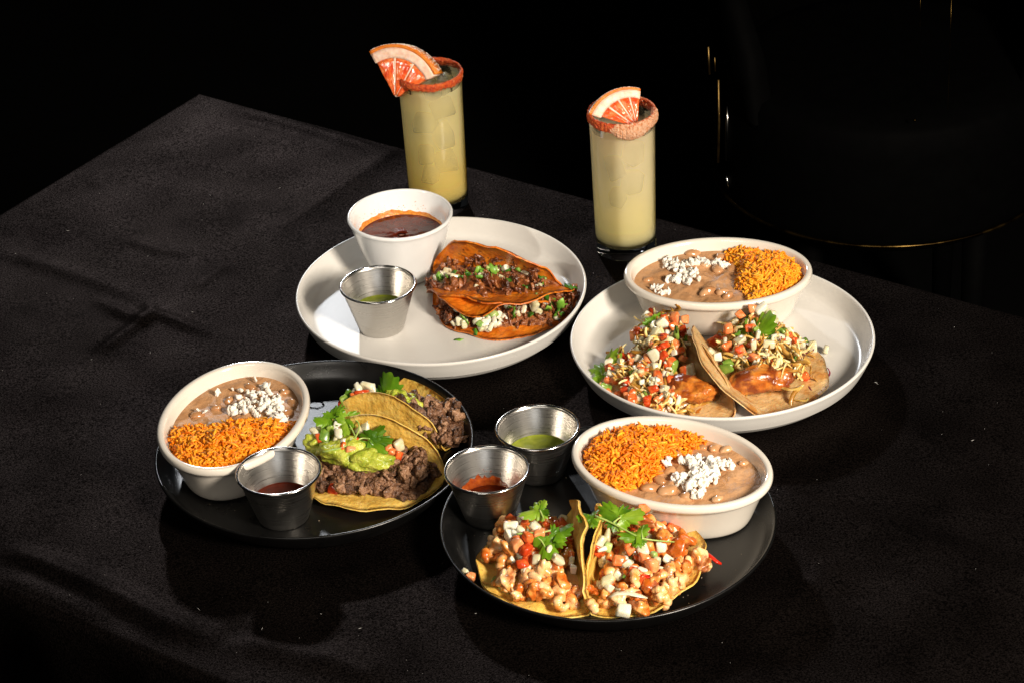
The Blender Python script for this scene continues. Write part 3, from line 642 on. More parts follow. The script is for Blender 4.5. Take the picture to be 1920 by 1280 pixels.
def place_leaf(parent, p0, p1, roll=0.0, width=1.0, cup_=1.0, k=None):
    p0, p1 = np.asarray(p0, float), np.asarray(p1, float); d = p1 - p0; l = np.linalg.norm(d); x = Vector(d / l)
    n = Vector((0, -0.55, 0.83)); n = (n - x * n.dot(x)).normalized(); y = n.cross(x)
    m = Matrix((x, y, n)).transposed() @ Matrix.Rotation(roll, 3, 'X')
    return inst('leaf', P_LEAF[random.randrange(5) if k is None else k], parent, p0, m, (l, l * width, l * cup_))
def sprig(label, leaves, stems, group='cilantro sprigs on the tacos'):
    """leaves: (px0,py0,z0, px1,py1,z1, roll[, width]); stems: list of lists of (px,py,z)"""
    base = at(*leaves[0][:3]); t = thing('cilantro_sprig', label, 'herb', base, group)
    for l in leaves: place_leaf(t, at(*l[:3]), at(*l[3:6]), l[6] if len(l) > 6 else 0, l[7] if len(l) > 7 else 1.0)
    for s in stems:
        pts = np.array([at(*p) for p in s]); 
        if len(pts) > 2:
            tt = np.linspace(0, len(pts) - 1, 14); pts = np.stack([np.interp(tt, range(len(pts)), pts[:, i]) for i in range(3)], 1)
            for _ in range(3): pts[1:-1] = 0.25 * pts[:-2] + 0.5 * pts[1:-1] + 0.25 * pts[2:]
        obj('stem', *tube(pts, [0.085 * (1 - 0.35 * i / len(pts)) for i in range(len(pts))], 7), stem_m, t)
    return t

# ------------------------------------------------------------------ beans, rice and cheese in the oval dishes
def oval_in(c, ang, x, y): return np.array([c[0] + math.cos(ang) * x - math.sin(ang) * y, c[1] + math.sin(ang) * x + math.cos(ang) * y])
def inner_off(z): return np.interp(z - FL, [0.75, 1.9, 3.5, 4.2], [-1.95, -1.4, -0.85, -0.62])
def to_local(c, ang, p): d = np.asarray(p)[:2] - np.asarray(c); return math.cos(ang) * d[0] + math.sin(ang) * d[1], -math.sin(ang) * d[0] + math.cos(ang) * d[1]
def fill_dish(c, ang, lvl, split, rice_z, seed, lab, cheese, beans, rice_peak=(0, 0)):
    """split(x, y) > 0 is the rice side, in the dish's own axes"""
    rr = random.Random(seed)
    ia, ib = OVA + inner_off(lvl), OVB + inner_off(lvl)
    # bean gravy fills the dish to its wall
    V = []; n, rings = 72, 20
    for i in range(rings + 1):
        f = i / rings
        for j in range(n):
            t_ = 2 * math.pi * j / n; x, y = (ia + 0.02) * f * math.cos(t_), (ib + 0.02) * f * math.sin(t_)
            w = oval_in(c, ang, x, y); z = lvl + (0.30 * nz((x, y, 0), 0.75, seed) + 0.17 * nz((x, y, 0), 1.7, seed + 9)) * (1 - f ** 8) + 0.06 * f ** 10
            V.append((w[0], w[1], z))
    F = grid_faces(rings + 1, n)
    bt = tag(obj('bean_portion', V, F, bean_paste_m, org=(c[0], c[1], lvl)), lab[0], 'beans')
    for (px, py, s, a) in beans:
        p = at(px, py, lvl + 0.02); inst('bean', P_BEAN[rr.randrange(4)], bt, p, Matrix.Rotation(a, 3, 'Z') @ Matrix.Rotation(rr.uniform(-.3, .3), 3, 'Y'), s)
    # rice heap
    def rz(x, y):
        s = split(x, y); e = 1 - ((x / ia) ** 2 + (y / ib) ** 2)
        g = math.exp(-(((x - rice_peak[0]) / 3.2) ** 2 + ((y - rice_peak[1]) / 3.0) ** 2))
        return lvl - 0.25 + (rice_z * g + 0.55) * min(1, max(0, s) / 0.9) ** 0.7 * min(1, max(0, e) * 5 + 0.25) + 0.30 * nz((x, y, 0), 0.9, seed + 5) + 0.16 * nz((x, y, 0), 2.2, seed + 6)
    rt = thing('rice_portion', lab[1], 'rice', (c[0], c[1], lvl))
    V, F = [], []; N_ = 46
    idx = {}
    for i in range(N_):
        for j in range(N_):
            x, y = -ia + 2 * ia * i / (N_ - 1), -ib + 2 * ib * j / (N_ - 1)
            if split(x, y) > -0.1 and (x / ia) ** 2 + (y / ib) ** 2 < 0.99:
                w = oval_in(c, ang, x, y); idx[i, j] = len(V); V.append((w[0], w[1], rz(x, y) - 0.1))
    for (i, j) in idx:
        if all(k in idx for k in ((i + 1, j), (i, j + 1), (i + 1, j + 1))): F.append((idx[i, j], idx[i + 1, j], idx[i + 1, j + 1], idx[i, j + 1]))
    obj('rice_bed', V, F, rice_base_m, rt)
    spots = []
    tries = 0
    while len(spots) < 1700 and tries < 20000:
        tries += 1
        x, y = rr.uniform(-ia, ia), rr.uniform(-ib, ib); s = split(x, y)
        if s < -0.05 + 0.25 * rr.random() or (x / (ia - 0.15)) ** 2 + (y / (ib - 0.15)) ** 2 > 1: continue
        w = oval_in(c, ang, x, y); layer = rr.random()
        spots.append((layer, w[0], w[1], rz(x, y) - 0.06 + 0.34 * layer, Euler((rr.uniform(-3, 3), rr.gauss(0, 0.5), rr.uniform(0, 6.28)), 'XYZ').to_matrix(), rr.randrange(8), rr.uniform(0.85, 1.15)))
    spots.sort(key=lambda q: -q[0])
    for (_, x, y, z, m, k, s) in spots[:300]: inst('rice_grain', P_GRN[k], rt, (x, y, z), m, s)
    V, F = [], []
    for (_, x, y, z, m, k, s) in spots[300:]:
        o0 = len(V)
        for v in GRAINS[k][0]:
            w = m @ Vector(v) * s; V.append((x + w.x, y + w.y, z + w.z))
        F += [tuple(i + o0 for i in f) for f in GRAINS[k][1]]
    tag(obj('rice_mass', V, F, rice_m, rt), kind='stuff')
    # crumbled cheese
    ct = thing('crumbled_cheese', lab[2], 'cheese', at(cheese[0][0], cheese[0][1], lvl))
    for (px, py, sx, sy, cnt, zz) in cheese:
        for _ in range(int(cnt * 1.9) if cnt > 3 else cnt):
            a, q = rr.uniform(0, 6.28), math.sqrt(rr.random())
            x, y = px + sx * q * math.cos(a), py + sy * q * math.sin(a)
            inst('cheese_crumb', P_CHE[rr.randrange(6)], ct, at(x, y, lvl + zz - 0.16 + 0.32 * (1 - q) + rr.uniform(0, 0.12)), rrot(rr), rr.choice((0.2, 0.26, 0.34, 0.45, 0.6)) * (1.05 if cnt > 3 else 0.9))
    return bt

fill_dish(O3, A3, 4.05, lambda x, y: (x - 0.2) + 0.30 * (y) + 0.35 * math.sin(y * 1.1), 0.75, 3,
          ('brown refried beans inside the oval dish beside the steak tacos', 'orange rice heaped at the front of the oval dish beside the steak tacos', 'white crumbled cheese over the beans beside the steak tacos'),
          [(487, 755, 42, 24, 42, 0.35), (520, 775, 22, 22, 20, 0.35), (445, 765, 18, 8, 8, 0.3), (495, 722, 10, 5, 4, 0.3), (478, 710, 4, 3, 2, 0.2), (437, 730, 3, 2, 1, 0.2), (450, 733, 3, 2, 1, .2), (408, 734, 6, 4, 2, 0.2), (373, 768, 5, 2, 2, 0.2), (384, 771, 3, 2, 1, .2), (497, 802, 4, 4, 2, 0.3)],
          [(370, 778, 1.0, 0.3), (520, 745, 0.9, 1.0), (548, 755, 1.0, 2.2), (540, 775, 1.0, 0.7), (515, 810, 1.1, 0.2), (528, 795, 1.0, 2.0), (430, 750, 0.8, 0.9), (405, 765, 0.8, 0.1), (470, 725, 0.9, 2.8), (535, 735, 0.8, .4)], (3.2, 0.4))
fill_dish(O4, A4, 4.1, lambda x, y: (x - 0.6) - 0.25 * y + 0.3 * math.sin(y * 1.2), 0.95, 4,
          ('brown refried beans inside the oval dish behind the shrimp tacos', 'orange rice heaped at the left of the oval dish behind the shrimp tacos', 'white crumbled cheese over the beans behind the shrimp tacos'),
          [(1320, 880, 40, 24, 55, 0.4), (1300, 905, 30, 16, 22, 0.35), (1270, 895, 12, 10, 6, 0.3), (1250, 865, 10, 8, 6, 0.4), (1295, 860, 22, 8, 14, 0.4), (1360, 870, 14, 8, 8, 0.3), (1308, 925, 10, 6, 6, 0.3)],
          [(1270, 850, 1.0, 0.4), (1282, 840, 0.9, 1.2), (1255, 885, 1.1, 0.9), (1237, 900, 1.0, 2.4), (1220, 915, 1.25, 0.3), (1252, 920, 1.35, 0.1), (1290, 930, 1.1, 0.0), (1340, 840, 1.0, 0.9), (1362, 842, 0.9, 0.4), (1315, 838, 0.9, 2.2), (1395, 868, 0.7, .4), (1345, 935, 0.8, 0.3)], (4.0, -0.3))
fill_dish(O2, A2, 4.15, lambda x, y: -(x + 1.7) - 0.15 * y + 0.25 * math.sin(y * 1.3), 0.9, 5,
          ('brown refried beans inside the oval dish on the white plate', 'orange rice heaped at the right of the oval dish on the white plate', 'white cheese shreds and crumbs over the beans on the white plate'),
          [(1258, 495, 14, 10, 14, 0.3), (1275, 505, 12, 8, 10, 0.3), (1300, 490, 18, 6, 14, 0.3), (1265, 522, 14, 7, 12, 0.3), (1300, 512, 12, 8, 8, 0.3), (1290, 527, 8, 6, 6, 0.3), (1312, 522, 4, 3, 2, 0.2), (1225, 538, 14, 3, 6, 0.2), (1240, 547, 14, 3, 6, 0.2), (1335, 493, 14, 2, 7, 0.3), (1352, 497, 8, 2, 4, 0.3)],
          [(1300, 476, 1.2, 0.3), (1352, 482, 1.0, 0.8), (1345, 505, 1.3, 1.6), (1372, 505, 1.1, 1.4), (1330, 545, 1.1, 0.4), (1355, 548, 1.0, 0.2), (1320, 550, 0.9, .9), (1215, 525, 0.8, 0.3), (1325, 498, 1.0, 0.1), (1365, 555, 0.9, 0.5)], (-4.3, 0.3))

# ------------------------------------------------------------------ tacos
def plate_clamp(P):
    """keep food inside the plate it lies on: above the floor and inside the rising wall"""
    c = min((C1, C2, C3, C4), key=lambda k: (P[0] - k[0]) ** 2 + (P[1] - k[1]) ** 2)
    d = math.hypot(P[0] - c[0], P[1] - c[1])
    if d > 12.3 and P[2] < 3.4:
        f = 12.3 / d; P[0] = c[0] + (P[0] - c[0]) * f; P[1] = c[1] + (P[1] - c[1]) * f; d = 12.3
    P[2] = max(P[2], float(np.interp(d, [10.6, 11.5, 12.0, 12.3], [FL + 0.03, FL + 0.18, FL + 0.6, FL + 1.2])))
    return P
class Shell:
    """a round tortilla folded along its local X; the lower flap runs to -Y, the upper one rises at beta"""
    def __init__(s, origin, phi, Rad, alpha, beta, rb, off=0.0, twist=0.0, curl=0.0, wave=0.25, seed=1, th=0.2, curl_up=0.0, skew=0.0):
        s.sk = skew
        s.o = np.asarray(origin, float); s.phi = phi; s.R = Rad; s.al = alpha; s.be = beta; s.rb = rb; s.off = off; s.tw = twist; s.curl = curl; s.wave = wave; s.seed = seed; s.th = th; s.cu = curl_up
        s.X = np.array([math.cos(phi), math.sin(phi), 0]); s.Y = np.array([-math.sin(phi), math.cos(phi), 0])
        s.tab = {}
    def curve(s, u):
        k = round(u * 8)
        if k in s.tab: return s.tab[k]
        be = s.be + s.tw * (k / 8) / s.R; al = s.al
        L = 1.25 * s.R + abs(s.off); n = 90; ds = L / n; lb = max(0.3, s.rb * (be + al) / 2)
        def ang(q):
            t = min(1, max(0, (q / lb + 1) / 2)); w = t * t * (3 - 2 * t); a = -al + (be + al) * w
            if q < -lb: a -= s.curl * ((-q - lb) / s.R) ** 2
            if q > lb: a += s.cu * ((q - lb) / s.R) ** 2
            return a
        up = [(0.0, 0.0)]; dn = [(0.0, 0.0)]
        for i in range(n):
            a = ang((i + .5) * ds); y, z = up[-1]; up.append((y + ds * math.cos(a), z + ds * math.sin(a)))
            a = ang(-(i + .5) * ds); y, z = dn[-1]; dn.append((y - ds * math.cos(a), z - ds * math.sin(a)))
        tab = np.array(dn[::-1] + up[1:]); ss = np.arange(-n, n + 1) * ds
        mz = tab[:, 1].min(); tab = tab - np.array([0, mz])
        s.tab[k] = (ss, tab); return s.tab[k]
    def raw(s, u, q):
        a, b = s.curve(u), None
        f = u * 8 - math.floor(u * 8); k0 = math.floor(u * 8) / 8; k1 = k0 + 1 / 8
        (s0, t0), (s1, t1) = s.curve(k0), s.curve(k1)
        y = (1 - f) * np.interp(q, s0, t0[:, 0]) + f * np.interp(q, s1, t1[:, 0]); z = (1 - f) * np.interp(q, s0, t0[:, 1]) + f * np.interp(q, s1, t1[:, 1])
        return y, z
    def pos(s, u, q, h=0.0, noisy=True):
        y, z = s.raw(u, q); y2, z2 = s.raw(u, q + 0.05); y1, z1 = s.raw(u, q - 0.05)
        d = np.array([y2 - y1, z2 - z1]); d /= np.linalg.norm(d) + 1e-9; n2 = np.array([-d[1], d[0]])
        N = s.Y * n2[0] + np.array([0, 0, 1.0]) * n2[1]
        if noisy:
            rho = min(1.1, math.hypot(u, q - s.off) / s.R)
            h = h + s.wave * rho ** 2 * mnoise.noise(Vector((u * 0.42, q * 0.42, s.seed * 3.7))) + 0.10 * mnoise.noise(Vector((u * 1.5, q * 1.5, s.seed * 1.7)))
        P = s.o + s.X * u + s.Y * (y + h * n2[0]) + np.array([0, 0, 1.0]) * (z + h * n2[1])
        P = plate_clamp(P)
        return P, N
    def mesh(s, rings=20, seg=84):
        top, bot = [], []
        for i in range(rings + 1):
            f = i / rings
            for j in range(seg):
                a = 2 * math.pi * j / seg; rr = s.R * f * (1 + 0.03 * mnoise.noise(Vector((math.cos(a) * 2, math.sin(a) * 2, s.seed))) + 0.012 * math.sin(a * 9 + s.seed))
                u = rr * math.cos(a); q = s.off + rr * math.sin(a) - (s.sk * u * max(0, math.sin(a)))
                P, N = s.pos(u, q); e = s.th if f < 0.97 else s.th * 0.7
                top.append(P + N * e / 2 + np.array([0, 0, e / 2])); bot.append(P - N * e / 2 + np.array([0, 0, e / 2]))
        n = len(top); F = grid_faces(rings + 1, seg)
        G = [tuple(reversed([i + n for i in f])) for f in grid_faces(rings + 1, seg)]
        k = rings * seg
        F = [tuple(reversed(f)) for f in F]; G = [tuple(reversed(f)) for f in G]
        rim = [(k + j, k + (j + 1) % seg, n + k + (j + 1) % seg, n + k + j) for j in range(seg)]
        return top + bot, F + G + rim

def heap(sh, name, parent, mat, u0, u1, q0, q1, hgt, seed, amp=0.3, n=26, m=18):
    """a lumpy bed of filling between flap positions q0..q1"""
    V, F = [], []
    for i in range(n):
        for j in range(m):
            a, b = i / (n - 1), j / (m - 1); u = u0 + (u1 - u0) * a
            lim = math.sqrt(max(0.04, 1 - (u / (sh.R * 0.97)) ** 2)) * sh.R * 0.95
            qa, qb = max(q0, sh.off - lim), min(q1, sh.off + lim); q = qa + (qb - qa) * b
            e = (math.sin(math.pi * a) ** 0.5) * (math.sin(math.pi * b) ** 0.6)
            P, N = sh.pos(u, q); h = e * hgt * (1 + amp * 2 * nz((u, q, 0), 0.9, seed)) + 0.25 * e * nz((u, q, 1), 2.6, seed) + 0.05
            V.append(P + N * h)
    for i in range(n - 1):
        for j in range(m - 1): F.append((i * m + j, i * m + j + 1, (i + 1) * m + j + 1, (i + 1) * m + j))
    F = [tuple(reversed(f)) for f in F]
    return obj(name, V, F, mat, parent)
def hh(sh, u, q, u0, u1, q0, q1, hgt):
    a, b = min(1, max(0, (u - u0) / (u1 - u0))), min(1, max(0, (q - q0) / (q1 - q0)))
    return (math.sin(math.pi * a) ** 0.5) * (math.sin(math.pi * b) ** 0.6) * hgt
def strew(sh, parent, name, protos, cnt, box, hgt, size, rr, lift=0.1, sub=None, tilt=0.5, flat=False, jit=0.15):
    """pieces over the heap; box = (u0,u1,q0,q1) of the heap, sub = the part of it they lie on"""
    u0, u1, q0, q1 = box; s = sub or box
    for _ in range(cnt):
        u, q = rr.uniform(s[0], s[1]), rr.uniform(s[2], s[3])
        if math.hypot(u, q - sh.off) > sh.R * 0.98: 
            f = sh.R * 0.95 / math.hypot(u, q - sh.off); u, q = u * f, sh.off + (q - sh.off) * f
        P, N = sh.pos(u, q); P = P + N * (hh(sh, u, q, *box, hgt) + lift + rr.uniform(-jit, jit))
        k = rr.uniform(*size)
        rot = (Matrix.Rotation(rr.uniform(0, 6.28), 3, 'Z') @ Matrix.Rotation(rr.uniform(-tilt, tilt), 3, 'X') @ Matrix.Rotation(rr.uniform(-tilt, tilt), 3, 'Y')) if flat else rrot(rr)
        if flat: rot = Vector(N).to_track_quat('Z', 'Y').to_matrix() @ rot
        inst(name, protos[rr.randrange(len(protos))], parent, P, rot, (k, k * rr.uniform(0.8, 1.2), k * rr.uniform(0.8, 1.15)))
def pick(parent, name, protos, pts, rr):
    """pieces at chosen spots: (px, py, z, size)"""
    for (px, py, z, k) in pts:
        k = k * (0.72 if 'dice' in name else 1.0)
        inst(name, protos[rr.randrange(len(protos))], parent, at(px, py, z), rrot(rr), (k, k * rr.uniform(0.85, 1.15), k * rr.uniform(0.85, 1.15)))
def pick_row(parent, name, protos, box, z, size, cnt, rr):
    pick(parent, name, protos, [(rr.uniform(box[0], box[1]), rr.uniform(box[2], box[3]), rr.uniform(*z), rr.uniform(*size)) for _ in range(cnt)], rr)

def cover(parent, px, py, rx, ry, z0, h, items, rr):
    """a rounded pile of pieces centred under a pixel"""
    for name, protos, cnt, size, lift in items:
        for _ in range(cnt):
            a, q = rr.uniform(0, 6.28), math.sqrt(rr.random()); c = at(px + rx * q * math.cos(a), py + ry * q * math.sin(a), z0 + h * (1 - q * q) + lift + rr.uniform(-.12, .12)); k = rr.uniform(*size)
            inst(name, protos[rr.randrange(len(protos))], parent, c, rrot(rr), (k, k * rr.uniform(.8, 1.2), k * rr.uniform(.8, 1.15)))
def lump(name, parent, mat, px, py, z, size, ang, seed, amp=0.35, freq=1.3, amp2=0.12, freq2=4.5, base=None):
    V, F = blob(base or ICO4, size, amp, freq, seed, amp2, freq2); c = at(px, py, z); m = Matrix.Rotation(ang, 3, 'Z')
    W = []
    for v in V:
        w = m @ Vector(v); q = c + np.array(w); q[2] = max(q[2], FL + 0.06); W.append(q)
    return obj(name, W, F, mat, parent)
def taco(label, cat_group, sh, mat, name):
    t = thing(name, label, 'taco', sh.o, cat_group)
    obj('tortilla', *sh.mesh(), mat, t)
    return t

# --- two birria tacos on the first white plate
rr = random.Random(11)
sh = Shell((-0.8, 20.9, FL), R(-19), 6.5, R(26), R(104), 0.9, off=-0.35, twist=R(12), wave=0.6, seed=2, curl_up=R(48), skew=0.12, th=0.26)
t = taco('dark orange folded taco at the back, shredded beef inside, leaning open behind another', 'chile fried beef tacos', sh, birria_t, 'beef_taco')
box = (-6.2, 6.2, -4.6, 2.6); heap(sh, 'beef_filling', t, birria_meat, *box, 1.9, 21)
strew(sh, t, 'beef_shred', P_SHR, 220, box, 1.9, (0.7, 1.5), rr, 0.05)
strew(sh, t, 'beef_shred', P_SHR, 70, box, 0.25, (0.6, 1.3), rr, 0.08, (-4.6, 4.2, 0.8, 4.0))
strew(sh, t, 'onion_dice', P_ONI, 22, box, 1.9, (0.55, 0.95), rr, 0.25, (-5.6, 5, -3.2, 0.5))
strew(sh, t, 'cilantro_flake', P_FLK, 44, box, 1.9, (0.5, 1.1), rr, 0.28, (-6, 5.6, -3.4, 1.2))
pick_row(t, 'beef_shred', P_SHR, (808, 850, 505, 540), (1.3, 2.4), (0.9, 1.7), 26, rr)
pick(t, 'onion_dice', P_ONI, [(838, 510, 3.0, 1.0), (843, 520, 3.0, 1.1), (850, 528, 2.8, 0.9), (832, 517, 2.8, 0.8), (889, 478, 4.2, 1.0), (905, 488, 3.8, 1.2), (961, 498, 4.0, 0.9), (985, 512, 3.6, 0.9), (948, 502, 3.8, 1.0), (900, 520, 3.2, 1.1), (928, 522, 3.0, 1.0), (941, 521, 3.0, 0.8), (893, 536, 3.2, 0.6)], rr)
pick(t, 'green_onion_dice', P_GRO, [(806, 533, 1.3, 1.1), (814, 533, 1.3, 0.8), (820, 505, 1.8, 0.6), (972, 506, 3.8, 0.7), (1008, 516, 3.5, 0.7), (1025, 520, 3.3, 0.7), (915, 503, 3.6, 0.7), (935, 505, 3.5, 0.8)], rr)
pick(t, 'cilantro_flake', P_FLK, [(836, 522, 3.3, 1.3), (851, 513, 3.3, 1.2), (870, 526, 3.0, 1.6), (880, 518, 3.1, 1.5), (895, 510, 3.4, 1.3), (927, 505, 3.6, 1.5), (938, 503, 3.6, 1.4), (952, 498, 3.7, 1.6), (957, 502, 3.8, 1.2), (1000, 514, 3.6, 1.1), (1016, 518, 3.5, 1.2), (858, 528, 2.9, 1.3)], rr)
sh = Shell((-0.3, 19.2, FL), R(-2), 6.5, R(3), R(168), 1.15, off=-0.45, twist=R(-12), wave=0.75, seed=5, curl=R(6), skew=0.15)
t = taco('dark orange folded taco in front, beef and onion spilling from its open mouth', 'chile fried beef tacos', sh, birria_t, 'beef_taco')
box = (-6.2, 6.4, -5.4, 1.2); heap(sh, 'beef_filling', t, birria_meat, *box, 1.15, 22)
strew(sh, t, 'beef_shred', P_SHR, 240, box, 1.15, (0.7, 1.4), rr, 0.05, (-6.3, 6.5, -5.3, -0.5))
strew(sh, t, 'cilantro_flake', P_FLK, 40, box, 1.15, (0.5, 1.0), rr, 0.25, (-4.5, 6, -5.3, -2))
strew(sh, t, 'onion_dice', P_ONI, 16, box, 1.15, (0.5, 0.85), rr, 0.22, (-4.5, 5.5, -5.3, -2.5))
pick(t, 'onion_dice', P_ONI, [(858, 578, 2.4, 1.1), (867, 583, 2.3, 1.2), (873, 588, 2.2, 1.1), (862, 603, 1.9, 1.1), (870, 607, 1.8, 1.0), (895, 600, 2.1, 1.1), (903, 590, 2.3, 1.0), (910, 605, 2.0, 1.1), (918, 596, 2.1, 1.1), (920, 612, 1.8, 1.2), (928, 603, 2.0, 1.1), (934, 590, 2.2, 1.0), (902, 615, 1.6, 1.0), (935, 607, 1.8, 0.9), (1000, 572, 2.8, 1.7), (895, 583, 2.4, 0.9), (912, 616, 1.6, .9)], rr)
pick(t, 'green_onion_dice', P_GRO, [(910, 590, 2.4, 0.9), (921, 588, 2.4, 0.9), (866, 595, 2.2, 0.8), (1006, 556, 3.2, 0.8), (900, 607, 2.0, 0.8), (926, 590, 2.4, 1.0)], rr)
pick(t, 'cilantro_flake', P_FLK, [(963, 586, 2.5, 1.3), (1028, 578, 2.6, 1.2), (1053, 572, 2.4, 1.6), (1068, 540, 2.6, 1.4), (1072, 538, 2.6, 1.2), (1022, 556, 3.0, 1.1), (995, 590, 2.1, 1.1), (872, 600, 2.2, 1.2), (890, 622, 1.3, 1.0)], rr)
for i, (px, py, z, k) in enumerate([(860, 636, FL + .05, 0.9), (980, 627, FL + .05, 0.8)]):
    tag(obj('cilantro_flake', [at(px, py, z) + np.array(v) * k for v in flake(i)[0]], flake(i)[1], herb_m, org=at(px, py, z)), ['chopped cilantro flake fallen on the white plate below the front beef taco', 'chopped cilantro flake on the orange drip beside the front beef taco'][i], 'herb')

def stain(name, c, pts, mat, label):
    """thin puddle: outline in pixels on the plate floor"""
    z = FL + 0.03; P = [at(x, y, z) for x, y in pts]; n = len(P); m = np.mean(P, axis=0)
    V = [m + np.array([0, 0, 0.02])] + [m * 0.4 + p * 0.6 + np.array([0, 0, 0.015]) for p in P] + P
    F = [(0, 1 + j, 1 + (j + 1) % n) for j in range(n)] + [(1 + j, 1 + n + j, 1 + n + (j + 1) % n, 1 + (j + 1) % n) for j in range(n)]
    F = [tuple(reversed(f)) for f in F]
    return tag(obj(name, V, F, mat, org=m), label, 'stain')
stain('oil_stain', C1, [(938, 634), (950, 629), (975, 623), (990, 618), (985, 626), (970, 630), (955, 633), (945, 637)], oil_m, 'thin orange oil drip on the white plate below the front beef taco')

# --- two fish tacos on the second white plate
rr = random.Random(12)
sh = Shell((16.4, 3.9, FL), R(-72), 6.5, R(2), R(100), 0.8, off=-3.0, wave=0.3, seed=7, th=0.22)
t = taco('pale taco heaped with tomato, onion and cabbage, a dark glazed fish stick at its front', 'pale soft fish tacos', sh, pale_t, 'fish_taco')
box = (-6.0, 4.4, -8.2, -0.6); heap(sh, 'cabbage_bed', t, cabbage_m, -6.0, 3.6, -8.0, -1.0, 1.9, 31, 0.35)
lump('cabbage_bed', t, cabbage_m, 1236, 660, 1.8, (3.2, 2.0, 1.7), R(60), 71, 0.4, 1.2, 0.2, 4)
cover(t, 1236, 640, 52, 55, 2.6, 1.7, [('cabbage_shred', P_CAB, 70, (0.7, 1.2), 0.0), ('tomato_dice', P_TOM, 18, (0.6, 0.9), 0.15), ('onion_dice', P_ONI, 20, (0.55, 0.95), 0.15), ('red_cabbage_shred', P_PUR, 4, (0.7, 1), 0.15), ('green_chile_dice', P_JAL, 3, (0.5, 0.8), .15)], rr)
heap(sh, 'pan_sauce', t, sauce_m, -0.5, 5.6, -4.6, -0.2, 0.10, 35, 0.5)
lump('fish_stick', t, fish_m, 1296, 730, 2.5, (2.2, 1.2, 1.15), R(-25), 41, 0.35, 1.3, 0.16, 6)
strew(sh, t, 'cabbage_shred', P_CAB, 150, box, 1.9, (0.7, 1.25), rr, 0.08, (-6.0, 4.2, -7.6, -2.6))
strew(sh, t, 'red_cabbage_shred', P_PUR, 7, box, 1.9, (0.7, 1.0), rr, 0.2, (-4, 3, -6, -1))
strew(sh, t, 'tomato_dice', P_TOM, 48, box, 1.9, (0.5, 0.9), rr, 0.3, (-5.0, 3.8, -8.6, -3.2))
strew(sh, t, 'onion_dice', P_ONI, 44, box, 1.9, (0.45, 0.85), rr, 0.32, (-5.2, 3.6, -8.2, -3.2))
strew(sh, t, 'green_chile_dice', P_JAL, 6, box, 1.9, (0.5, 0.9), rr, 0.32, (-5, 3, -7, -2))
pick(t, 'tomato_dice', P_TOM, [(1265, 596, 4.6, 1.2), (1245, 597, 4.5, 1.0), (1285, 598, 4.7, 1.2), (1262, 612, 4.2, 1.2), (1243, 637, 3.5, 1.0), (1208, 625, 3.2, 1.1), (1215, 664, 2.9, 1.1), (1235, 676, 2.9, 1.1), (1256, 692, 2.7, 1.2), (1280, 672, 3.0, 1.0), (1155, 712, 1.7, 1.0), (1175, 724, 1.7, 1.2), (1140, 735, 1.3, 0.9), (1190, 735, 1.6, 1.0), (1220, 735, 1.8, 1.2), (1205, 757, 1.3, 1.1), (1188, 750, 1.3, 1.0), (1160, 740, 1.3, 0.9), (1285, 694, 2.8, 1.2)], rr)
pick(t, 'onion_dice', P_ONI, [(1241, 606, 4.6, 1.3), (1232, 622, 4.3, 1.6), (1225, 610, 4.3, 1.0), (1190, 667, 2.8, 1.2), (1160, 690, 2.2, 1.2), (1173, 690, 2.2, 1.0), (1230, 660, 3.2, 1.1), (1180, 700, 2.0, 0.9), (1256, 706, 2.7, 1.1), (1258, 720, 2.5, 1.2), (1250, 682, 3.1, 1.0), (1200, 655, 2.8, 1.0), (1295, 693, 2.9, 1.4), (1145, 700, 1.9, 1.0), (1223, 728, 2.0, 1.0)], rr)
pick(t, 'green_chile_dice', P_JAL, [(1266, 628, 4.3, 1.9), (1240, 728, 2.2, 1.1), (1135, 728, 1.7, 1.2)], rr)
pick(t, 'cabbage_shred', P_CAB, [(1262, 580, 4.8, 1.6), (1250, 590, 4.7, 1.3), (1210, 760, 1.2, 1.0), (1255, 765, 1.1, 1.3), (1270, 762, 1.1, 1.0), (1285, 768, 1.0, 0.9), (1240, 755, 1.3, 1.2), (1195, 722, 2.0, 1.2), (1200, 740, 1.6, 1.0), (1280, 642, 3.5, 1.0)], rr)
sprig('bright cilantro leaf at the far left end of the pale taco', [(1128, 700, 1.4, 1160, 658, 2.9, -0.5, 1.0), (1130, 700, 1.3, 1115, 714, 1.1, 0.2, 1.0)], [[(1128, 702, 1.3), (1140, 690, 1.6), (1150, 680, 2.0)]])
sprig('dark folded cilantro leaf at the top left of the pale taco heap', [(1218, 612, 3.8, 1242, 588, 4.7, 1.0, 0.7), (1222, 608, 3.9, 1205, 618, 3.4, 0.5, 0.7)], [[(1218, 612, 3.8), (1226, 603, 4.2), (1236, 594, 4.6)]])
sh = Shell((18.6, 3.8, FL), R(108), 6.8, R(2), R(50), 0.75, off=-1.2, twist=R(16), wave=0.35, seed=9, th=0.22, curl=R(4))
t = taco('pale taco under a large cilantro leaf, plump glazed fish stick on its open flap', 'pale soft fish tacos', sh, pale_t, 'fish_taco')
box = (-3.0, 6.2, -7.4, -0.2); heap(sh, 'cabbage_bed', t, cabbage_m, -1.2, 6.0, -7.0, -0.4, 2.0, 33, 0.35)
lump('cabbage_bed', t, cabbage_m, 1408, 645, 2.0, (2.2, 2.4, 1.9), R(10), 73, 0.4, 1.2, 0.2, 4)
cover(t, 1412, 632, 62, 52, 2.8, 1.6, [('cabbage_shred', P_CAB, 80, (0.7, 1.2), 0.0), ('tomato_dice', P_TOM, 14, (0.6, 0.9), 0.15), ('onion_dice', P_ONI, 16, (0.55, 0.95), 0.15), ('red_cabbage_shred', P_PUR, 4, (0.7, 1), 0.15), ('green_chile_dice', P_JAL, 4, (0.5, 0.8), .15)], rr)
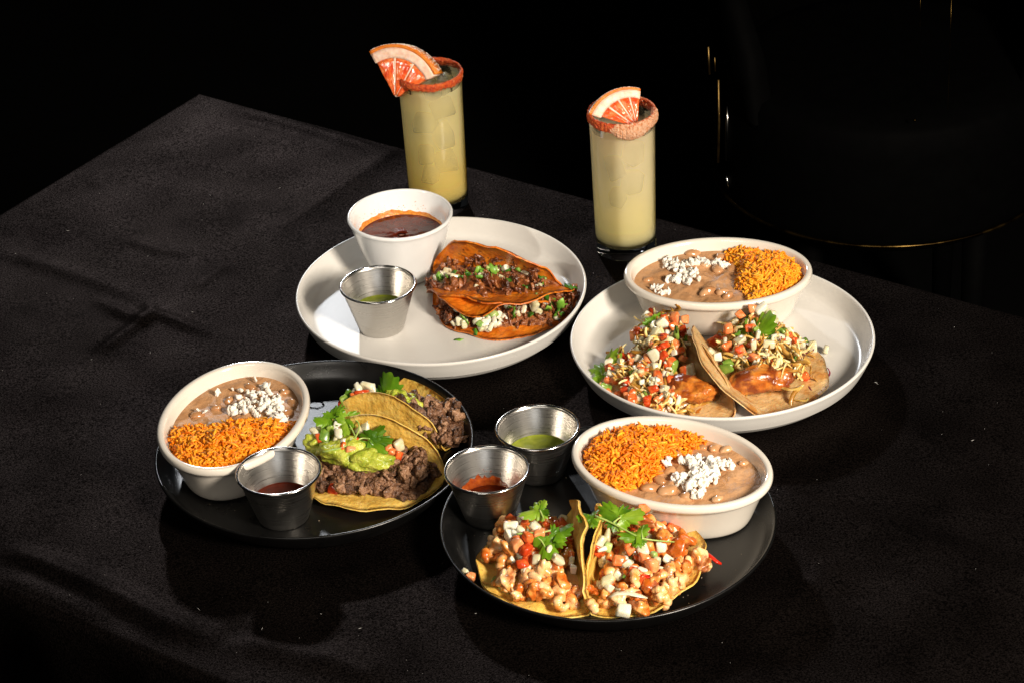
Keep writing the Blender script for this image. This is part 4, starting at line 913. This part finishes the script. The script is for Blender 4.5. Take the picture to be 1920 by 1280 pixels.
cover(t, 1462, 680, 45, 26, 2.7, 0.7, [('cabbage_shred', P_CAB, 40, (0.8, 1.3), 0.0)], rr)
heap(sh, 'pan_sauce', t, sauce_m, -5.2, -1.0, -4.2, -0.4, 0.08, 36, 0.5)
lump('fish_stick', t, fish_m, 1430, 710, 2.5, (2.7, 1.25, 1.15), R(4), 43, 0.32, 1.2, 0.14, 6)
strew(sh, t, 'cabbage_shred', P_CAB, 140, box, 2.0, (0.7, 1.2), rr, 0.1, (-0.6, 6.0, -7.2, -0.4))
strew(sh, t, 'red_cabbage_shred', P_PUR, 9, box, 2.0, (0.7, 1.0), rr, 0.25, (-1, 5, -7.2, -1))
strew(sh, t, 'tomato_dice', P_TOM, 20, box, 2.0, (0.5, 0.9), rr, 0.3, (0.4, 5.8, -6.2, -0.6))
strew(sh, t, 'onion_dice', P_ONI, 26, box, 2.0, (0.45, 0.85), rr, 0.32, (0.2, 5.8, -6.6, -0.6))
strew(sh, t, 'green_chile_dice', P_JAL, 6, box, 2.0, (0.6, 1.0), rr, 0.32, (0.5, 5, -6, -1))
pick(t, 'tomato_dice', P_TOM, [(1365, 617, 4.2, 1.2), (1388, 590, 4.8, 1.0), (1412, 578, 5.0, 1.1), (1362, 648, 3.8, 1.1), (1408, 648, 3.6, 1.1), (1480, 630, 2.8, 1.0), (1425, 646, 3.6, 1.0), (1510, 706, 1.6, 0.9)], rr)
pick(t, 'onion_dice', P_ONI, [(1428, 580, 5.0, 1.5), (1443, 590, 4.7, 1.3), (1332, 660, 3.6, 1.4), (1345, 668, 3.4, 1.1), (1402, 662, 3.4, 1.0), (1432, 655, 3.4, 1.1), (1500, 645, 2.4, 1.3), (1524, 652, 1.9, 1.3), (1396, 672, 3.2, 0.9), (1548, 655, 1.3, 1.0), (1452, 600, 4.3, 1.0), (1380, 665, 3.3, .9)], rr)
pick(t, 'green_chile_dice', P_JAL, [(1362, 690, 3.0, 1.3), (1490, 675, 2.5, 1.6), (1505, 640, 2.4, 1.0), (1365, 680, 3.0, 1.0)], rr)
pick(t, 'cabbage_shred', P_CAB, [(1440, 690, 3.1, 1.6), (1415, 695, 3.0, 1.3), (1470, 690, 2.9, 1.3), (1480, 725, 2.3, 1.5), (1490, 745, 1.6, 1.3), (1500, 750, 1.3, 1.0), (1402, 700, 2.9, 1.1), (1530, 710, 1.4, 1.0), (1465, 672, 3.3, 1.3), (1505, 695, 2.2, 1.0), (1395, 725, 2.0, 1.3), (1460, 640, 3.5, 1.2), (1475, 655, 3.2, 1.2), (1520, 700, 1.7, .9), (1382, 720, 2.0, 1.2)], rr)
pick(t, 'red_cabbage_shred', P_PUR, [(1505, 668, 2.2, 1.1), (1520, 728, 1.2, 1.2), (1550, 702, 1.3, 1.0), (1482, 690, 2.7, 0.8), (1525, 738, 1.1, 1.0)], rr)
sprig('large bright cilantro leaf standing on the pale taco with the plump fish stick', [(1410, 636, 3.5, 1445, 584, 5.6, -0.5, 1.05), (1412, 634, 3.5, 1456, 622, 4.4, -0.2, 0.95), (1408, 630, 3.6, 1402, 598, 4.8, 0.9, 0.5), (1412, 636, 3.4, 1445, 642, 3.9, 0.2, 0.9)], [[(1418, 645, 3.2), (1412, 632, 3.6), (1404, 606, 4.5)]])

# --- two steak tacos on the left black plate
rr = random.Random(13)
sh = Shell((-10.7, -1.7, FL), R(152), 5.7, R(2), R(96), 0.9, off=-1.7, wave=0.3, seed=12, curl=R(4))
t = taco('yellow taco standing behind another, steak spilling from its far end by the plate wall', 'steak and guacamole tacos', sh, corn_t, 'steak_taco')
box = (-6.3, 5.0, -4.8, 0.6); heap(sh, 'steak_bed', t, steak_m, *box, 2.6, 51)
strew(sh, t, 'steak_piece', P_STK, 90, box, 2.6, (0.32, 0.65), rr, 0.05, (-6.2, 5, -4.8, -0.3))
pick_row(t, 'steak_piece', P_STK, (790, 870, 790, 825), (1.2, 2.4), (0.32, 0.62), 55, rr)
pick_row(t, 'steak_piece', P_STK, (782, 835, 765, 800), (2.0, 3.0), (0.32, 0.6), 36, rr)
lump('guacamole', t, guac_m, 745, 750, 3.3, (1.2, 0.9, 0.9), R(-20), 54, 0.35, 1.2, 0.2, 3.5)
lump('guacamole', t, guac_m, 764, 762, 2.7, (1.6, 1.1, 1.3), R(-30), 53, 0.35, 1.2, 0.2, 3.5)
pick(t, 'tomato_dice', P_TOM, [(668, 745, 3.8, 1.3), (680, 740, 4.0, 1.4), (662, 752, 3.6, 1.0), (650, 752, 3.4, 0.8), (642, 757, 3.2, 0.9), (690, 745, 3.8, 1.0)], rr)
pick(t, 'onion_dice', P_ONI, [(672, 728, 4.1, 1.3), (688, 724, 4.2, 1.5), (698, 727, 4.1, 1.1), (662, 735, 3.8, 1.0)], rr)
pick(t, 'green_chile_dice', P_JAL, [(652, 744, 3.7, 1.5), (648, 752, 3.5, 1.2)], rr)
sprig('tall bright cilantro leaf on the rear steak taco', [(722, 752, 3.0, 735, 697, 5.4, -0.2, 0.95), (722, 752, 3.0, 768, 745, 3.7, -0.4, 0.7), (718, 750, 3.1, 700, 752, 3.4, 0.3, 0.9), (712, 742, 3.4, 688, 730, 4.0, 0.6, 0.6), (715, 748, 3.2, 695, 745, 3.6, 0.4, .7)], [[(740, 762, 2.8), (722, 750, 3.1), (704, 738, 3.7)]])
sh = Shell((-11.5, -5.8, FL), R(-21), 6.0, R(2), R(96), 1.2, off=-1.1, twist=R(-4), wave=0.35, seed=14, curl=R(12))
t = taco('yellow taco in front with chopped steak under a scoop of guacamole', 'steak and guacamole tacos', sh, corn_t, 'steak_taco')
box = (-5.6, 5.4, -4.5, 1.0); heap(sh, 'steak_bed', t, steak_m, *box, 2.2, 52)
strew(sh, t, 'steak_piece', P_STK, 210, box, 2.2, (0.32, 0.72), rr, 0.05, (-5.6, 5.3, -4.4, 0.4))
pick_row(t, 'steak_piece', P_STK, (600, 730, 895, 918), (1.6, 2.1), (0.32, 0.65), 60, rr)
pick_row(t, 'steak_piece', P_STK, (725, 800, 835, 890), (2.3, 3.2), (0.35, 0.7), 60, rr)
lump('guacamole', t, guac_m, 640, 846, 3.5, (2.3, 1.3, 1.15), R(-18), 55, 0.38, 1.2, 0.22, 3.5)
lump('guacamole', t, guac_m, 690, 862, 3.3, (1.9, 1.15, 1.0), R(-10), 57, 0.38, 1.3, 0.22, 3.5)
lump('guacamole', t, guac_m, 600, 832, 3.4, (1.3, 1.0, 1.0), R(20), 58, 0.35, 1.3, 0.22, 3.5)
strew(sh, t, 'onion_dice', P_ONI, 8, box, 2.6, (0.6, 1.0), rr, 0.4, (-5, 1, -2.4, 0.6))
pick(t, 'onion_dice', P_ONI, [(748, 835, 3.8, 1.5), (597, 800, 4.4, 1.4), (592, 812, 4.2, 1.3), (636, 815, 4.6, 1.4), (632, 800, 4.8, 1.1), (685, 800, 4.8, 1.2), (695, 792, 5.0, 1.1), (648, 830, 4.4, 1.1), (672, 808, 4.6, 1.0), (604, 792, 4.6, 1.1), (628, 825, 4.3, 1.0), (618, 797, 4.7, .9)], rr)
pick(t, 'tomato_dice', P_TOM, [(628, 918, 1.5, 1.5), (622, 922, 1.4, 1.1), (745, 853, 3.4, 1.2), (728, 840, 3.9, 1.1), (645, 838, 4.2, 1.3), (600, 822, 4.1, 1.1), (695, 784, 5.2, 0.9), (664, 826, 4.4, 1.1), (615, 808, 4.5, 0.9), (655, 843, 4.2, 1.0), (640, 805, 4.7, .9), (735, 846, 3.7, 1.0)], rr)
pick(t, 'green_chile_dice', P_JAL, [(610, 815, 4.5, 1.2), (620, 805, 4.7, 1.0), (700, 832, 4.2, 1.0)], rr)
sprig('trailing cilantro sprig across the guacamole of the front steak taco', [(622, 785, 5.2, 588, 790, 5.3, 0.3, 1.0), (622, 785, 5.3, 640, 757, 6.0, -0.2, 0.9), (640, 785, 5.4, 674, 775, 5.7, 0.5, 0.6), (650, 788, 5.3, 645, 818, 4.7, -0.3, 0.8), (688, 822, 4.6, 722, 800, 5.2, -0.2, 0.8), (690, 822, 4.6, 735, 825, 4.7, 0.2, 0.55), (692, 824, 4.5, 722, 855, 3.9, 0.1, 0.6), (625, 790, 5.1, 605, 805, 4.8, 0.3, 0.8), (648, 785, 5.4, 660, 800, 5.1, 0.3, .7)],
      [[(605, 846, 4.3), (640, 842, 4.4), (665, 828, 4.6), (678, 800, 5.1), (672, 783, 5.4), (650, 782, 5.5), (625, 786, 5.3)], [(664, 826, 4.6), (680, 820, 4.6), (694, 822, 4.6)], [(668, 822, 4.7), (662, 808, 4.9), (655, 795, 5.2)]])

# --- two shrimp tacos on the right black plate
rr = random.Random(14)
sh = Shell((4.0, -21.2, FL), R(-86), 6.3, R(2), R(92), 0.8, off=-1.5, twist=R(4), wave=0.8, seed=17, curl=R(8), th=0.3, curl_up=-R(35))
t = taco('left yellow taco of browned shrimp, its far flap upright against a second taco', 'grilled shrimp tacos', sh, corn_t, 'shrimp_taco')
box = (-6.0, 5.6, -6.6, 0.4); heap(sh, 'shrimp_bed', t, shrimp_m, -5.0, 4.4, -5.0, 0.0, 1.1, 61, 0.35)
strew(sh, t, 'shrimp_piece', P_SHP, 84, box, 1.6, (0.85, 1.35), rr, 0.25, (-5.6, 5.0, -6.4, -0.4))
strew(sh, t, 'tomato_dice', P_TOM, 40, box, 1.7, (0.5, 0.85), rr, 0.6, (-5.4, 1.5, -5.6, -0.3))
strew(sh, t, 'onion_dice', P_ONI, 30, box, 1.6, (0.5, 0.85), rr, 0.6, (-5.4, 2.5, -5.6, -0.3))
strew(sh, t, 'cabbage_shred', P_CAB, 5, box, 1.6, (0.5, 0.8), rr, 0.5, (-5, 3, -5, -0.5))
pick(t, 'shrimp_piece', P_SHP, [(1022, 1068, 3.0, 1.25), (1020, 1108, 2.2, 1.2), (1055, 1128, 2.0, 1.2), (975, 1112, 1.9, 1.1), (990, 1078, 2.4, 1.2), (945, 1068, 2.2, 1.2), (915, 1045, 2.2, 1.2), (1052, 1088, 2.7, 1.1), (958, 1028, 3.4, 1.2), (945, 990, 3.6, 1.1), (930, 1020, 2.9, 1.1)], rr)
pick(t, 'tomato_dice', P_TOM, [(970, 1020, 4.0, 1.3), (985, 1028, 3.9, 1.2), (980, 1055, 3.4, 1.2), (990, 1005, 4.4, 1.2), (1010, 1000, 4.6, 1.1), (968, 1010, 4.0, 1.1)], rr)
pick(t, 'onion_dice', P_ONI, [(957, 985, 4.0, 1.5), (1045, 1048, 3.6, 1.4), (1005, 1048, 3.6, 1.1), (968, 1000, 4.2, 1.2), (955, 1005, 3.9, 1.3), (1005, 985, 4.8, 1.4), (975, 995, 4.4, 1.0), (1030, 1030, 4.0, 1.0)], rr)
pick(t, 'green_onion_dice', P_GRO, [(935, 1092, 1.7, 1.5), (945, 1098, 1.7, 1.2), (948, 1112, 1.3, 0.9)], rr)
sprig('pale green cilantro sprig on the left shrimp taco', [(1012, 955, 5.0, 975, 968, 5.0, 0.3, 0.8), (1012, 955, 5.0, 1022, 936, 5.6, -0.2, 0.9), (1012, 957, 5.0, 1030, 962, 5.0, 0.2, 0.9), (1040, 1000, 4.7, 1075, 985, 5.0, -0.6, 1.0), (1025, 1005, 4.6, 1030, 1050, 3.6, 0.0, 0.85), (1030, 1000, 4.7, 1060, 1022, 4.2, 0.2, 0.8)],
      [[(968, 1000, 4.6), (995, 998, 4.7), (1025, 996, 4.8), (1042, 990, 4.9)], [(998, 998, 4.7), (1015, 1012, 4.4), (1024, 1028, 4.1)], [(1012, 955, 5.0), (1018, 968, 4.9), (1020, 975, 4.8)]])
sh = Shell((5.6, -21.2, FL), R(81), 6.3, R(3), R(90), 0.8, off=-2.0, twist=R(0), wave=0.8, seed=19, curl=R(16), th=0.28)
t = taco('right yellow taco spread with pink shrimp, tomato and onion', 'grilled shrimp tacos', sh, corn_t, 'shrimp_taco')
box = (-5.8, 5.8, -7.4, 0.4); heap(sh, 'shrimp_bed', t, shrimp_m, -4.8, 4.6, -6.0, 0.0, 1.1, 63, 0.35)
strew(sh, t, 'shrimp_piece', P_SHP, 104, box, 1.5, (0.85, 1.35), rr, 0.25, (-5.6, 5.4, -7.3, -0.4))
strew(sh, t, 'tomato_dice', P_TOM, 52, box, 1.6, (0.5, 0.85), rr, 0.55, (-4.6, 5.2, -6, -0.3))
strew(sh, t, 'onion_dice', P_ONI, 44, box, 1.5, (0.5, 0.85), rr, 0.55, (-4.6, 5.2, -6, -0.3))
strew(sh, t, 'red_pepper_strip', [proto('red_pepper_strip', *ribbon(90 + i, 1.9, 0.16), pepper_m) for i in range(2)], 5, box, 1.5, (0.7, 1.1), rr, 0.5, (-4, 4, -6.5, -0.5))
strew(sh, t, 'cilantro_flake', P_FLK, 14, box, 1.5, (0.4, 0.8), rr, 0.6, (-4, 5, -7, -0.4))
pick(t, 'shrimp_piece', P_SHP, [(1110, 1140, 1.7, 1.3), (1108, 1105, 2.4, 1.1), (1195, 1085, 2.6, 1.3), (1225, 1100, 2.2, 1.2), (1240, 1130, 1.5, 1.3), (1200, 1138, 1.6, 1.2), (1160, 1125, 2.0, 1.1), (1310, 1045, 2.6, 1.5), (1270, 1030, 3.2, 1.2), (1285, 1065, 2.4, 1.3), (1245, 1010, 3.8, 1.2), (1210, 975, 4.4, 1.1), (1285, 1010, 3.2, 1.2), (1320, 1060, 2.2, 1.1), (1255, 1075, 2.6, 1.2), (1130, 975, 4.6, .9)], rr)
pick(t, 'tomato_dice', P_TOM, [(1180, 1025, 4.0, 1.3), (1225, 1060, 3.2, 1.4), (1160, 1050, 3.5, 1.2), (1210, 1045, 3.5, 1.2), (1120, 1030, 4.0, 1.1), (1205, 955, 4.8, 1.2), (1180, 965, 4.8, 1.1), (1260, 1060, 2.9, 1.0)], rr)
pick(t, 'onion_dice', P_ONI, [(1125, 1015, 4.4, 1.5), (1138, 1088, 2.8, 1.5), (1170, 1145, 1.7, 1.5), (1130, 1030, 4.1, 1.2), (1205, 1030, 3.9, 1.4), (1232, 1050, 3.4, 1.1), (1140, 1005, 4.5, 1.2), (1240, 1025, 3.6, 1.2), (1175, 1055, 3.4, 1.0), (1140, 1100, 2.5, 1.2)], rr)
pick(t, 'green_onion_dice', P_GRO, [(1226, 1040, 3.7, 0.9), (1140, 1025, 4.2, 1.0), (1265, 1072, 2.6, 0.8)], rr)
obj('onion_strip', *tube([at(x, y, z) for x, y, z in ((1142, 1118, 2.3), (1158, 1111, 2.5), (1180, 1111, 2.5), (1200, 1116, 2.3), (1214, 1120, 2.1))], [0.12, 0.3, 0.33, 0.28, 0.1], 8, flat=0.4), onion_m, t)
obj('red_pepper_strip', *tube([at(x, y, z) for x, y, z in ((1185, 1068, 3.0), (1205, 1078, 2.9), (1225, 1082, 2.8), (1240, 1076, 2.8))], [0.1, 0.26, 0.28, 0.12], 8, flat=0.5), pepper_m, t)
obj('red_pepper_strip', *tube([at(x, y, z) for x, y, z in ((1318, 1030, 2.4), (1332, 1042, 2.2), (1344, 1052, 1.9), (1352, 1056, 1.7))], [0.12, 0.2, 0.22, 0.16], 8, flat=0.6), pepper_m, t)
sprig('long cilantro sprig lying across the right shrimp taco', [(1115, 968, 5.6, 1082, 970, 5.4, 0.3, 0.9), (1115, 970, 5.5, 1112, 990, 5.2, 0.1, 1.0), (1160, 970, 5.5, 1125, 946, 6.0, -0.2, 0.95), (1160, 970, 5.5, 1208, 962, 5.6, 0.1, 0.75), (1190, 1005, 4.9, 1215, 985, 5.3, -0.4, 0.9), (1200, 1008, 4.8, 1160, 1002, 5.0, 0.2, 0.7), (1203, 1010, 4.8, 1188, 1024, 4.5, 0.2, 0.8)],
      [[(1115, 966, 5.6), (1140, 975, 5.4), (1165, 988, 5.2), (1190, 1003, 4.9), (1205, 1010, 4.8), (1235, 1013, 4.4), (1265, 1015, 3.9)], [(1205, 1010, 4.8), (1203, 995, 5.1), (1208, 984, 5.3)], [(1150, 979, 5.4), (1158, 972, 5.5), (1165, 968, 5.5)]])
tt = thing('vegetable_scraps', 'loose tomato and onion bits on the black plate left of the shrimp tacos', 'food scrap', at(880, 1080, FL + .1))
pick(tt, 'tomato_dice', P_TOM, [(884, 1081, FL + 0.35, 1.1)], rr); pick(tt, 'onion_dice', P_ONI, [(873, 1070, FL + 0.4, 0.8)], rr)
# dark squiggle on the left black plate, and crumbs scattered on both black plates
ring = [at(592 + 14 * math.cos(a), 757 + 7 * math.sin(a), FL + 0.03) + np.array([0.08 * math.sin(9 * a), 0.08 * math.cos(7 * a), 0]) for a in np.linspace(0, 2 * math.pi, 60)]
tag(obj('ring_mark', *tube(ring, 0.05, 5, cap=False, flat=0.3), leather_m, org=ring[0]), 'small wavy black ring mark on the left black plate beside the oval dish', 'mark')

def crumbs(c, seed, label):
    rr = random.Random(seed); V, F = [], []; B = ico(1)
    for _ in range(70):
        a, d = rr.uniform(0, 6.28), 11.2 * math.sqrt(rr.random()); q = rr.choice((0.02, 0.03, 0.03, 0.05)); k = len(V); p = np.array([c[0] + d * math.cos(a), c[1] + d * math.sin(a), FL + 0.03 + q * 0.6])
        V += [p + np.array(v) * q * np.array([1, rr.uniform(.6, 1), .7]) for v in B[0]]; F += [tuple(i + k for i in f) for f in B[1]]
    tag(obj('crumbs', V, F, crumb_m, org=c), label, 'crumbs', kind='stuff')
crumbs(C3, 5, 'pale specks scattered on the black plate of steak tacos'); crumbs(C4, 6, 'pale specks scattered on the black plate of shrimp tacos')

# ------------------------------------------------------------------ two drinks
def drink(c, label, col, bot, dens, level, wedge_first):
    t = thing('tall_glass', label, 'glass', c, 'tall glasses of pale drink')
    rt, rb_, H = 3.05, 2.82, 14.2
    rad = lambda z: rb_ + (rt - rb_) * z / H
    base = smooth_prof([(0.02, 0.08), (2.3, 0.08), (2.6, 0.0), (rad(.2) - .06, 0.12), (rad(.4), 0.4), (rad(1.35), 1.35)], 2) + [(rad(1.38) - 0.03, 1.38), (2.3, 1.3), (1.2, 1.22), (0.02, 1.2)]
    obj('glass_base', *lathe(base, c, 72), glass_m, t)
    wall = [(rad(1.42), 1.42)] + [(rad(z), z) for z in np.linspace(1.6, H - 0.1, 14)] + [(rad(H) - 0.05, H), (rad(H) - 0.2, H - 0.02)] + [(rad(z) - 0.22, z) for z in np.linspace(H - 0.15, level, 6)]
    obj('glass_wall', *lathe(wall, c, 72), thin_glass, t)
    liq = [(0.02, 1.46), (2.0, 1.48), (rad(1.6) - 0.06, 1.62)] + [(rad(z) - 0.05, z) for z in np.linspace(1.9, level - 0.1, 20)] + [(rad(level) - 0.2, level), (1.5, level - 0.03), (0.02, level - 0.03)]
    V, F = lathe(liq, c, 72)
    dm = drink_mat('pale_citrus_drink' if wedge_first else 'cloudy_citrus_drink', col, bot, dens)
    obj('drink', V, F, dm, t)
    return t, rad
gl, rad = drink(G1, 'taller looking glass of yellow drink behind the soup bowl, chile rim', (1.0, 0.930, 0.63), (1.0, 0.865, 0.36), 80, 13.0, True)
def ice_cubes(c, parent, spots, seed):
    rr = random.Random(seed)
    for (x, y, z, q) in spots:
        V = [(np.array(v) * q + np.array([rr.uniform(-.12, .12) for _ in range(3)])) for v in [(-.8, -.7, -.6), (.8, -.7, -.6), (.8, .7, -.6), (-.8, .7, -.6), (-.7, -.6, .6), (.7, -.6, .6), (.7, .6, .6), (-.7, .6, .6)]]
        bm = bmesh.new(); bv = [bm.verts.new(v) for v in V]
        for f in ((0, 3, 2, 1), (4, 5, 6, 7), (0, 1, 5, 4), (1, 2, 6, 5), (2, 3, 7, 6), (3, 0, 4, 7)): bm.faces.new([bv[i] for i in f])
        bmesh.ops.bevel(bm, geom=list(bm.edges), offset=0.15, segments=2, affect='EDGES'); bm.verts.index_update()
        o = np.array([c[0] + x, c[1] + y, z]); m = rrot(rr)
        obj('ice_cube', [o + np.array(m @ v.co) for v in bm.verts], [tuple(v.index for v in f.verts) for f in bm.faces], ice_m, parent); bm.free()
ice_cubes(G1, gl, [(1.2, -0.2, 12.9, 1.0), (0.2, -1.3, 12.7, 1.0), (1.5, 1.0, 12.8, 0.9), (-0.2, 0.9, 12.7, 1.0), (1.0, -0.9, 10.9, 1.35), (-0.8, -0.9, 9.5, 1.3), (0.9, -0.8, 7.9, 1.4), (-0.9, -0.9, 6.1, 1.2), (0.9, -0.7, 5.2, 1.3), (-0.5, -1.0, 3.9, 1.1)], 21)
def salt_rim(c, parent, low, mat, a0, a1, name, thick, n=200):
    V, F = [], []; m = 12; H = 14.2; full = a1 - a0 > 6.2
    for i in range(n):
        a = a0 + (a1 - a0) * i / (n if full else n - 1); lo = low(a); e = 1.0 if full else min(1, 6 * min(i, n - 1 - i) / n + 0.1)
        for j in range(m):
            t_ = 2 * math.pi * j / m; d = 1 + 0.5 * nz((a * 9, t_ * 1.5, 0), 1.2, c[0]) + 0.75 * nz((a * 34, t_ * 4, 0), 1.0, c[1])
            r_ = 2.98 + e * thick * d * math.cos(t_); z = H - lo / 2 + 0.06 + e * (lo / 2 + 0.1 * d) * math.sin(t_)
            V.append((c[0] + r_ * math.cos(a), c[1] + r_ * math.sin(a), z))
    F = grid_faces(n if full else n, m)
    if full:
        F += [((n - 1) * m + j, (n - 1) * m + (j + 1) % m, (j + 1) % m, j) for j in range(m)]
    else: F += [tuple(range(m - 1, -1, -1)), tuple(range((n - 1) * m, n * m))]
    return obj(name, V, [tuple(reversed(f)) for f in F], mat, parent)
def salt_grains(c, parent, n, a0, a1, mat, lo, seed):
    rr = random.Random(seed); V, F = [], []; B = ico(1)
    for _ in range(n):
        a = rr.uniform(a0, a1); t_ = rr.uniform(0, 6.28); z = 14.26 - lo / 2 + (lo / 2 + 0.10) * math.sin(t_); r_ = 2.98 + 0.17 * math.cos(t_); k = len(V); q = rr.uniform(0.025, 0.065); m = rrot(rr)
        for v in B[0]:
            w = m @ Vector((v[0] * q, v[1] * q * 0.7, v[2] * q)); V.append((c[0] + r_ * math.cos(a) + w.x, c[1] + r_ * math.sin(a) + w.y, z + w.z))
        F += [tuple(i + k for i in f) for f in B[1]]
    tag(obj('salt_grains', V, F, mat, parent, smooth=False), kind='stuff')
salt_rim(G1, gl, lambda a: 0.52 + 0.25 * nz((a * 3, 0, 0), 1), salt_m, 0, 2 * math.pi, 'chile_salt_rim', 0.14)
gl2, rad = drink(G2, 'cloudy glass of pale yellow drink behind the oval dish, thick chile rim', (1.0, 0.935, 0.73), (1.0, 0.940, 0.63), 90, 12.6, False)
ice_cubes(G2, gl2, [(0.8, -0.8, 10.3, 1.3), (-0.8, -0.9, 8.9, 1.3), (0.7, -0.8, 7.3, 1.35), (-0.7, -0.8, 5.9, 1.1)], 22)
salt_rim(G2, gl2, lambda a: 0.75 + 0.3 * nz((a * 3, 0, 5), 1), salt_m, 0, 2 * math.pi, 'chile_salt_rim', 0.15)
salt_rim(G2, gl2, lambda a: 0.95 + 0.55 * math.exp(-((a - R(285)) / 0.5) ** 2), pale_salt_m, R(235), R(385), 'salt_crust', 0.26)

salt_grains(G1, gl, 700, 0, 6.283, salt_m, 0.62, 3); salt_grains(G1, gl, 90, 0, 6.283, pale_salt_m, 0.62, 4); salt_grains(G2, gl2, 600, 0, 6.283, salt_m, 0.75, 5); salt_grains(G2, gl2, 260, R(-60), R(110), pale_salt_m, 0.8, 6)
def wedge(apex, a, b, thick, label, nsec, rev=1):
    """grapefruit slice: apex and the two ends of its rind, in world cm; thickness away from the viewer"""
    apex, a, b = map(np.asarray, (apex, a, b)); t = thing('grapefruit_slice', label, 'fruit slice', apex, 'grapefruit slices on the glass rims')
    x = (a - apex); Ra = np.linalg.norm(x); x = x / Ra; yb = b - apex; Rb = np.linalg.norm(yb); n = np.cross(x, yb); n /= np.linalg.norm(n)
    if n[1] > 0: n = -n                       # face the viewer
    y = np.cross(n, x); 
    if y @ yb < 0: y = -y
    full = math.atan2(yb @ y, yb @ x)
    def pt(r, th, d): rad_ = (Ra + (Rb - Ra) * th / full); return apex + (x * math.cos(th) + y * math.sin(th)) * r * rad_ + n * d
    def sector(r0, r1, t0, t1, d0, d1, puff=0.0, n1=14, n2=5, seed=0, rough=0.0):
        V, F = [], []
        for side in (0, 1):
            for i in range(n2 + 1):
                for j in range(n1 + 1):
                    f, g = i / n2, j / n1; r = r0 + (r1 - r0) * f; th = t0 + (t1 - t0) * g
                    e = puff * (math.sin(math.pi * min(1, max(0, f))) * math.sin(math.pi * g)) ** 0.5 + rough * nz((r * 6, th * 6, side), 3, seed)
                    V.append(pt(r, th, (d1 + e) if side == 0 else (d0 - e)))
        m = (n2 + 1) * (n1 + 1)
        for i in range(n2):
            for j in range(n1):
                q = i * (n1 + 1) + j; F.append((q, q + 1, q + n1 + 2, q + n1 + 1)); F.append((m + q, m + q + n1 + 1, m + q + n1 + 2, m + q + 1))
        for i in range(n2):
            for j in (0, n1): q = i * (n1 + 1) + j; F.append((q, q + n1 + 1, m + q + n1 + 1, m + q))
        for j in range(n1):
            for i in (0, n2): q = i * (n1 + 1) + j; F.append((q, q + 1, m + q + 1, m + q))
        bm = bmesh.new(); vs = [bm.verts.new(v) for v in V]
        for f in F: bm.faces.new([vs[k] for k in f])
        bmesh.ops.recalc_face_normals(bm, faces=bm.faces[:]); bm.verts.index_update()
        out = [tuple(v.co) for v in bm.verts], [tuple(v.index for v in f.verts) for f in bm.faces]; bm.free(); return out
    obj('rind', *sector(0.94, 1.0, 0, full, -thick, 0.02, 0.0, 30, 3, 1, 0.03), rind_m, t)
    obj('pith', *sector(0.745, 0.938, -0.005, full + 0.005, -thick + .04, 0.0, 0.02, 30, 4, 2, 0.06), pith_m, t)
    w = full / nsec
    for k in range(nsec): obj('segment', *sector(0.05, 0.74, k * w + 0.03, (k + 1) * w - 0.03, -thick + .06, -0.03, 0.10, 14, 10, 3 + k, 0.10), flesh_m, t)
    for k in range(nsec + 1):
        if 0 < k < nsec: obj('membrane', *sector(0.02, 0.75, k * w - 0.028, k * w + 0.028, -thick + .05, -0.01, 0.0, 3, 8, 9), pith_m, t)
    V, F = [], []; rr = random.Random(nsec); B = ico(1)
    for _ in range(420):                      # sugar frosting on the peel
        th = full * (0.02 + 0.96 * rr.random() ** 1.6); p = pt(1.005, th, -thick * rr.random() * 0.95); k = len(V); q = rr.uniform(0.02, 0.055)
        V += [p + np.array(v) * q for v in B[0]]; F += [tuple(i + k for i in f) for f in B[1]]
    tag(obj('sugar_grains', V, F, sugar_m, t, smooth=False), kind='stuff')
    return t
wedge(at(741, 184, 12.6), at(692, 97, 16.2), at(818, 138, 15.2), 1.5, 'grapefruit slice hung over the left side of the yellow drink glass', 3)
wedge(at(1196, 240, 12.9), at(1104, 214, 14.4), at(1201, 167, 15.9), 1.2, 'grapefruit slice tucked inside the rim of the cloudy drink glass', 4)
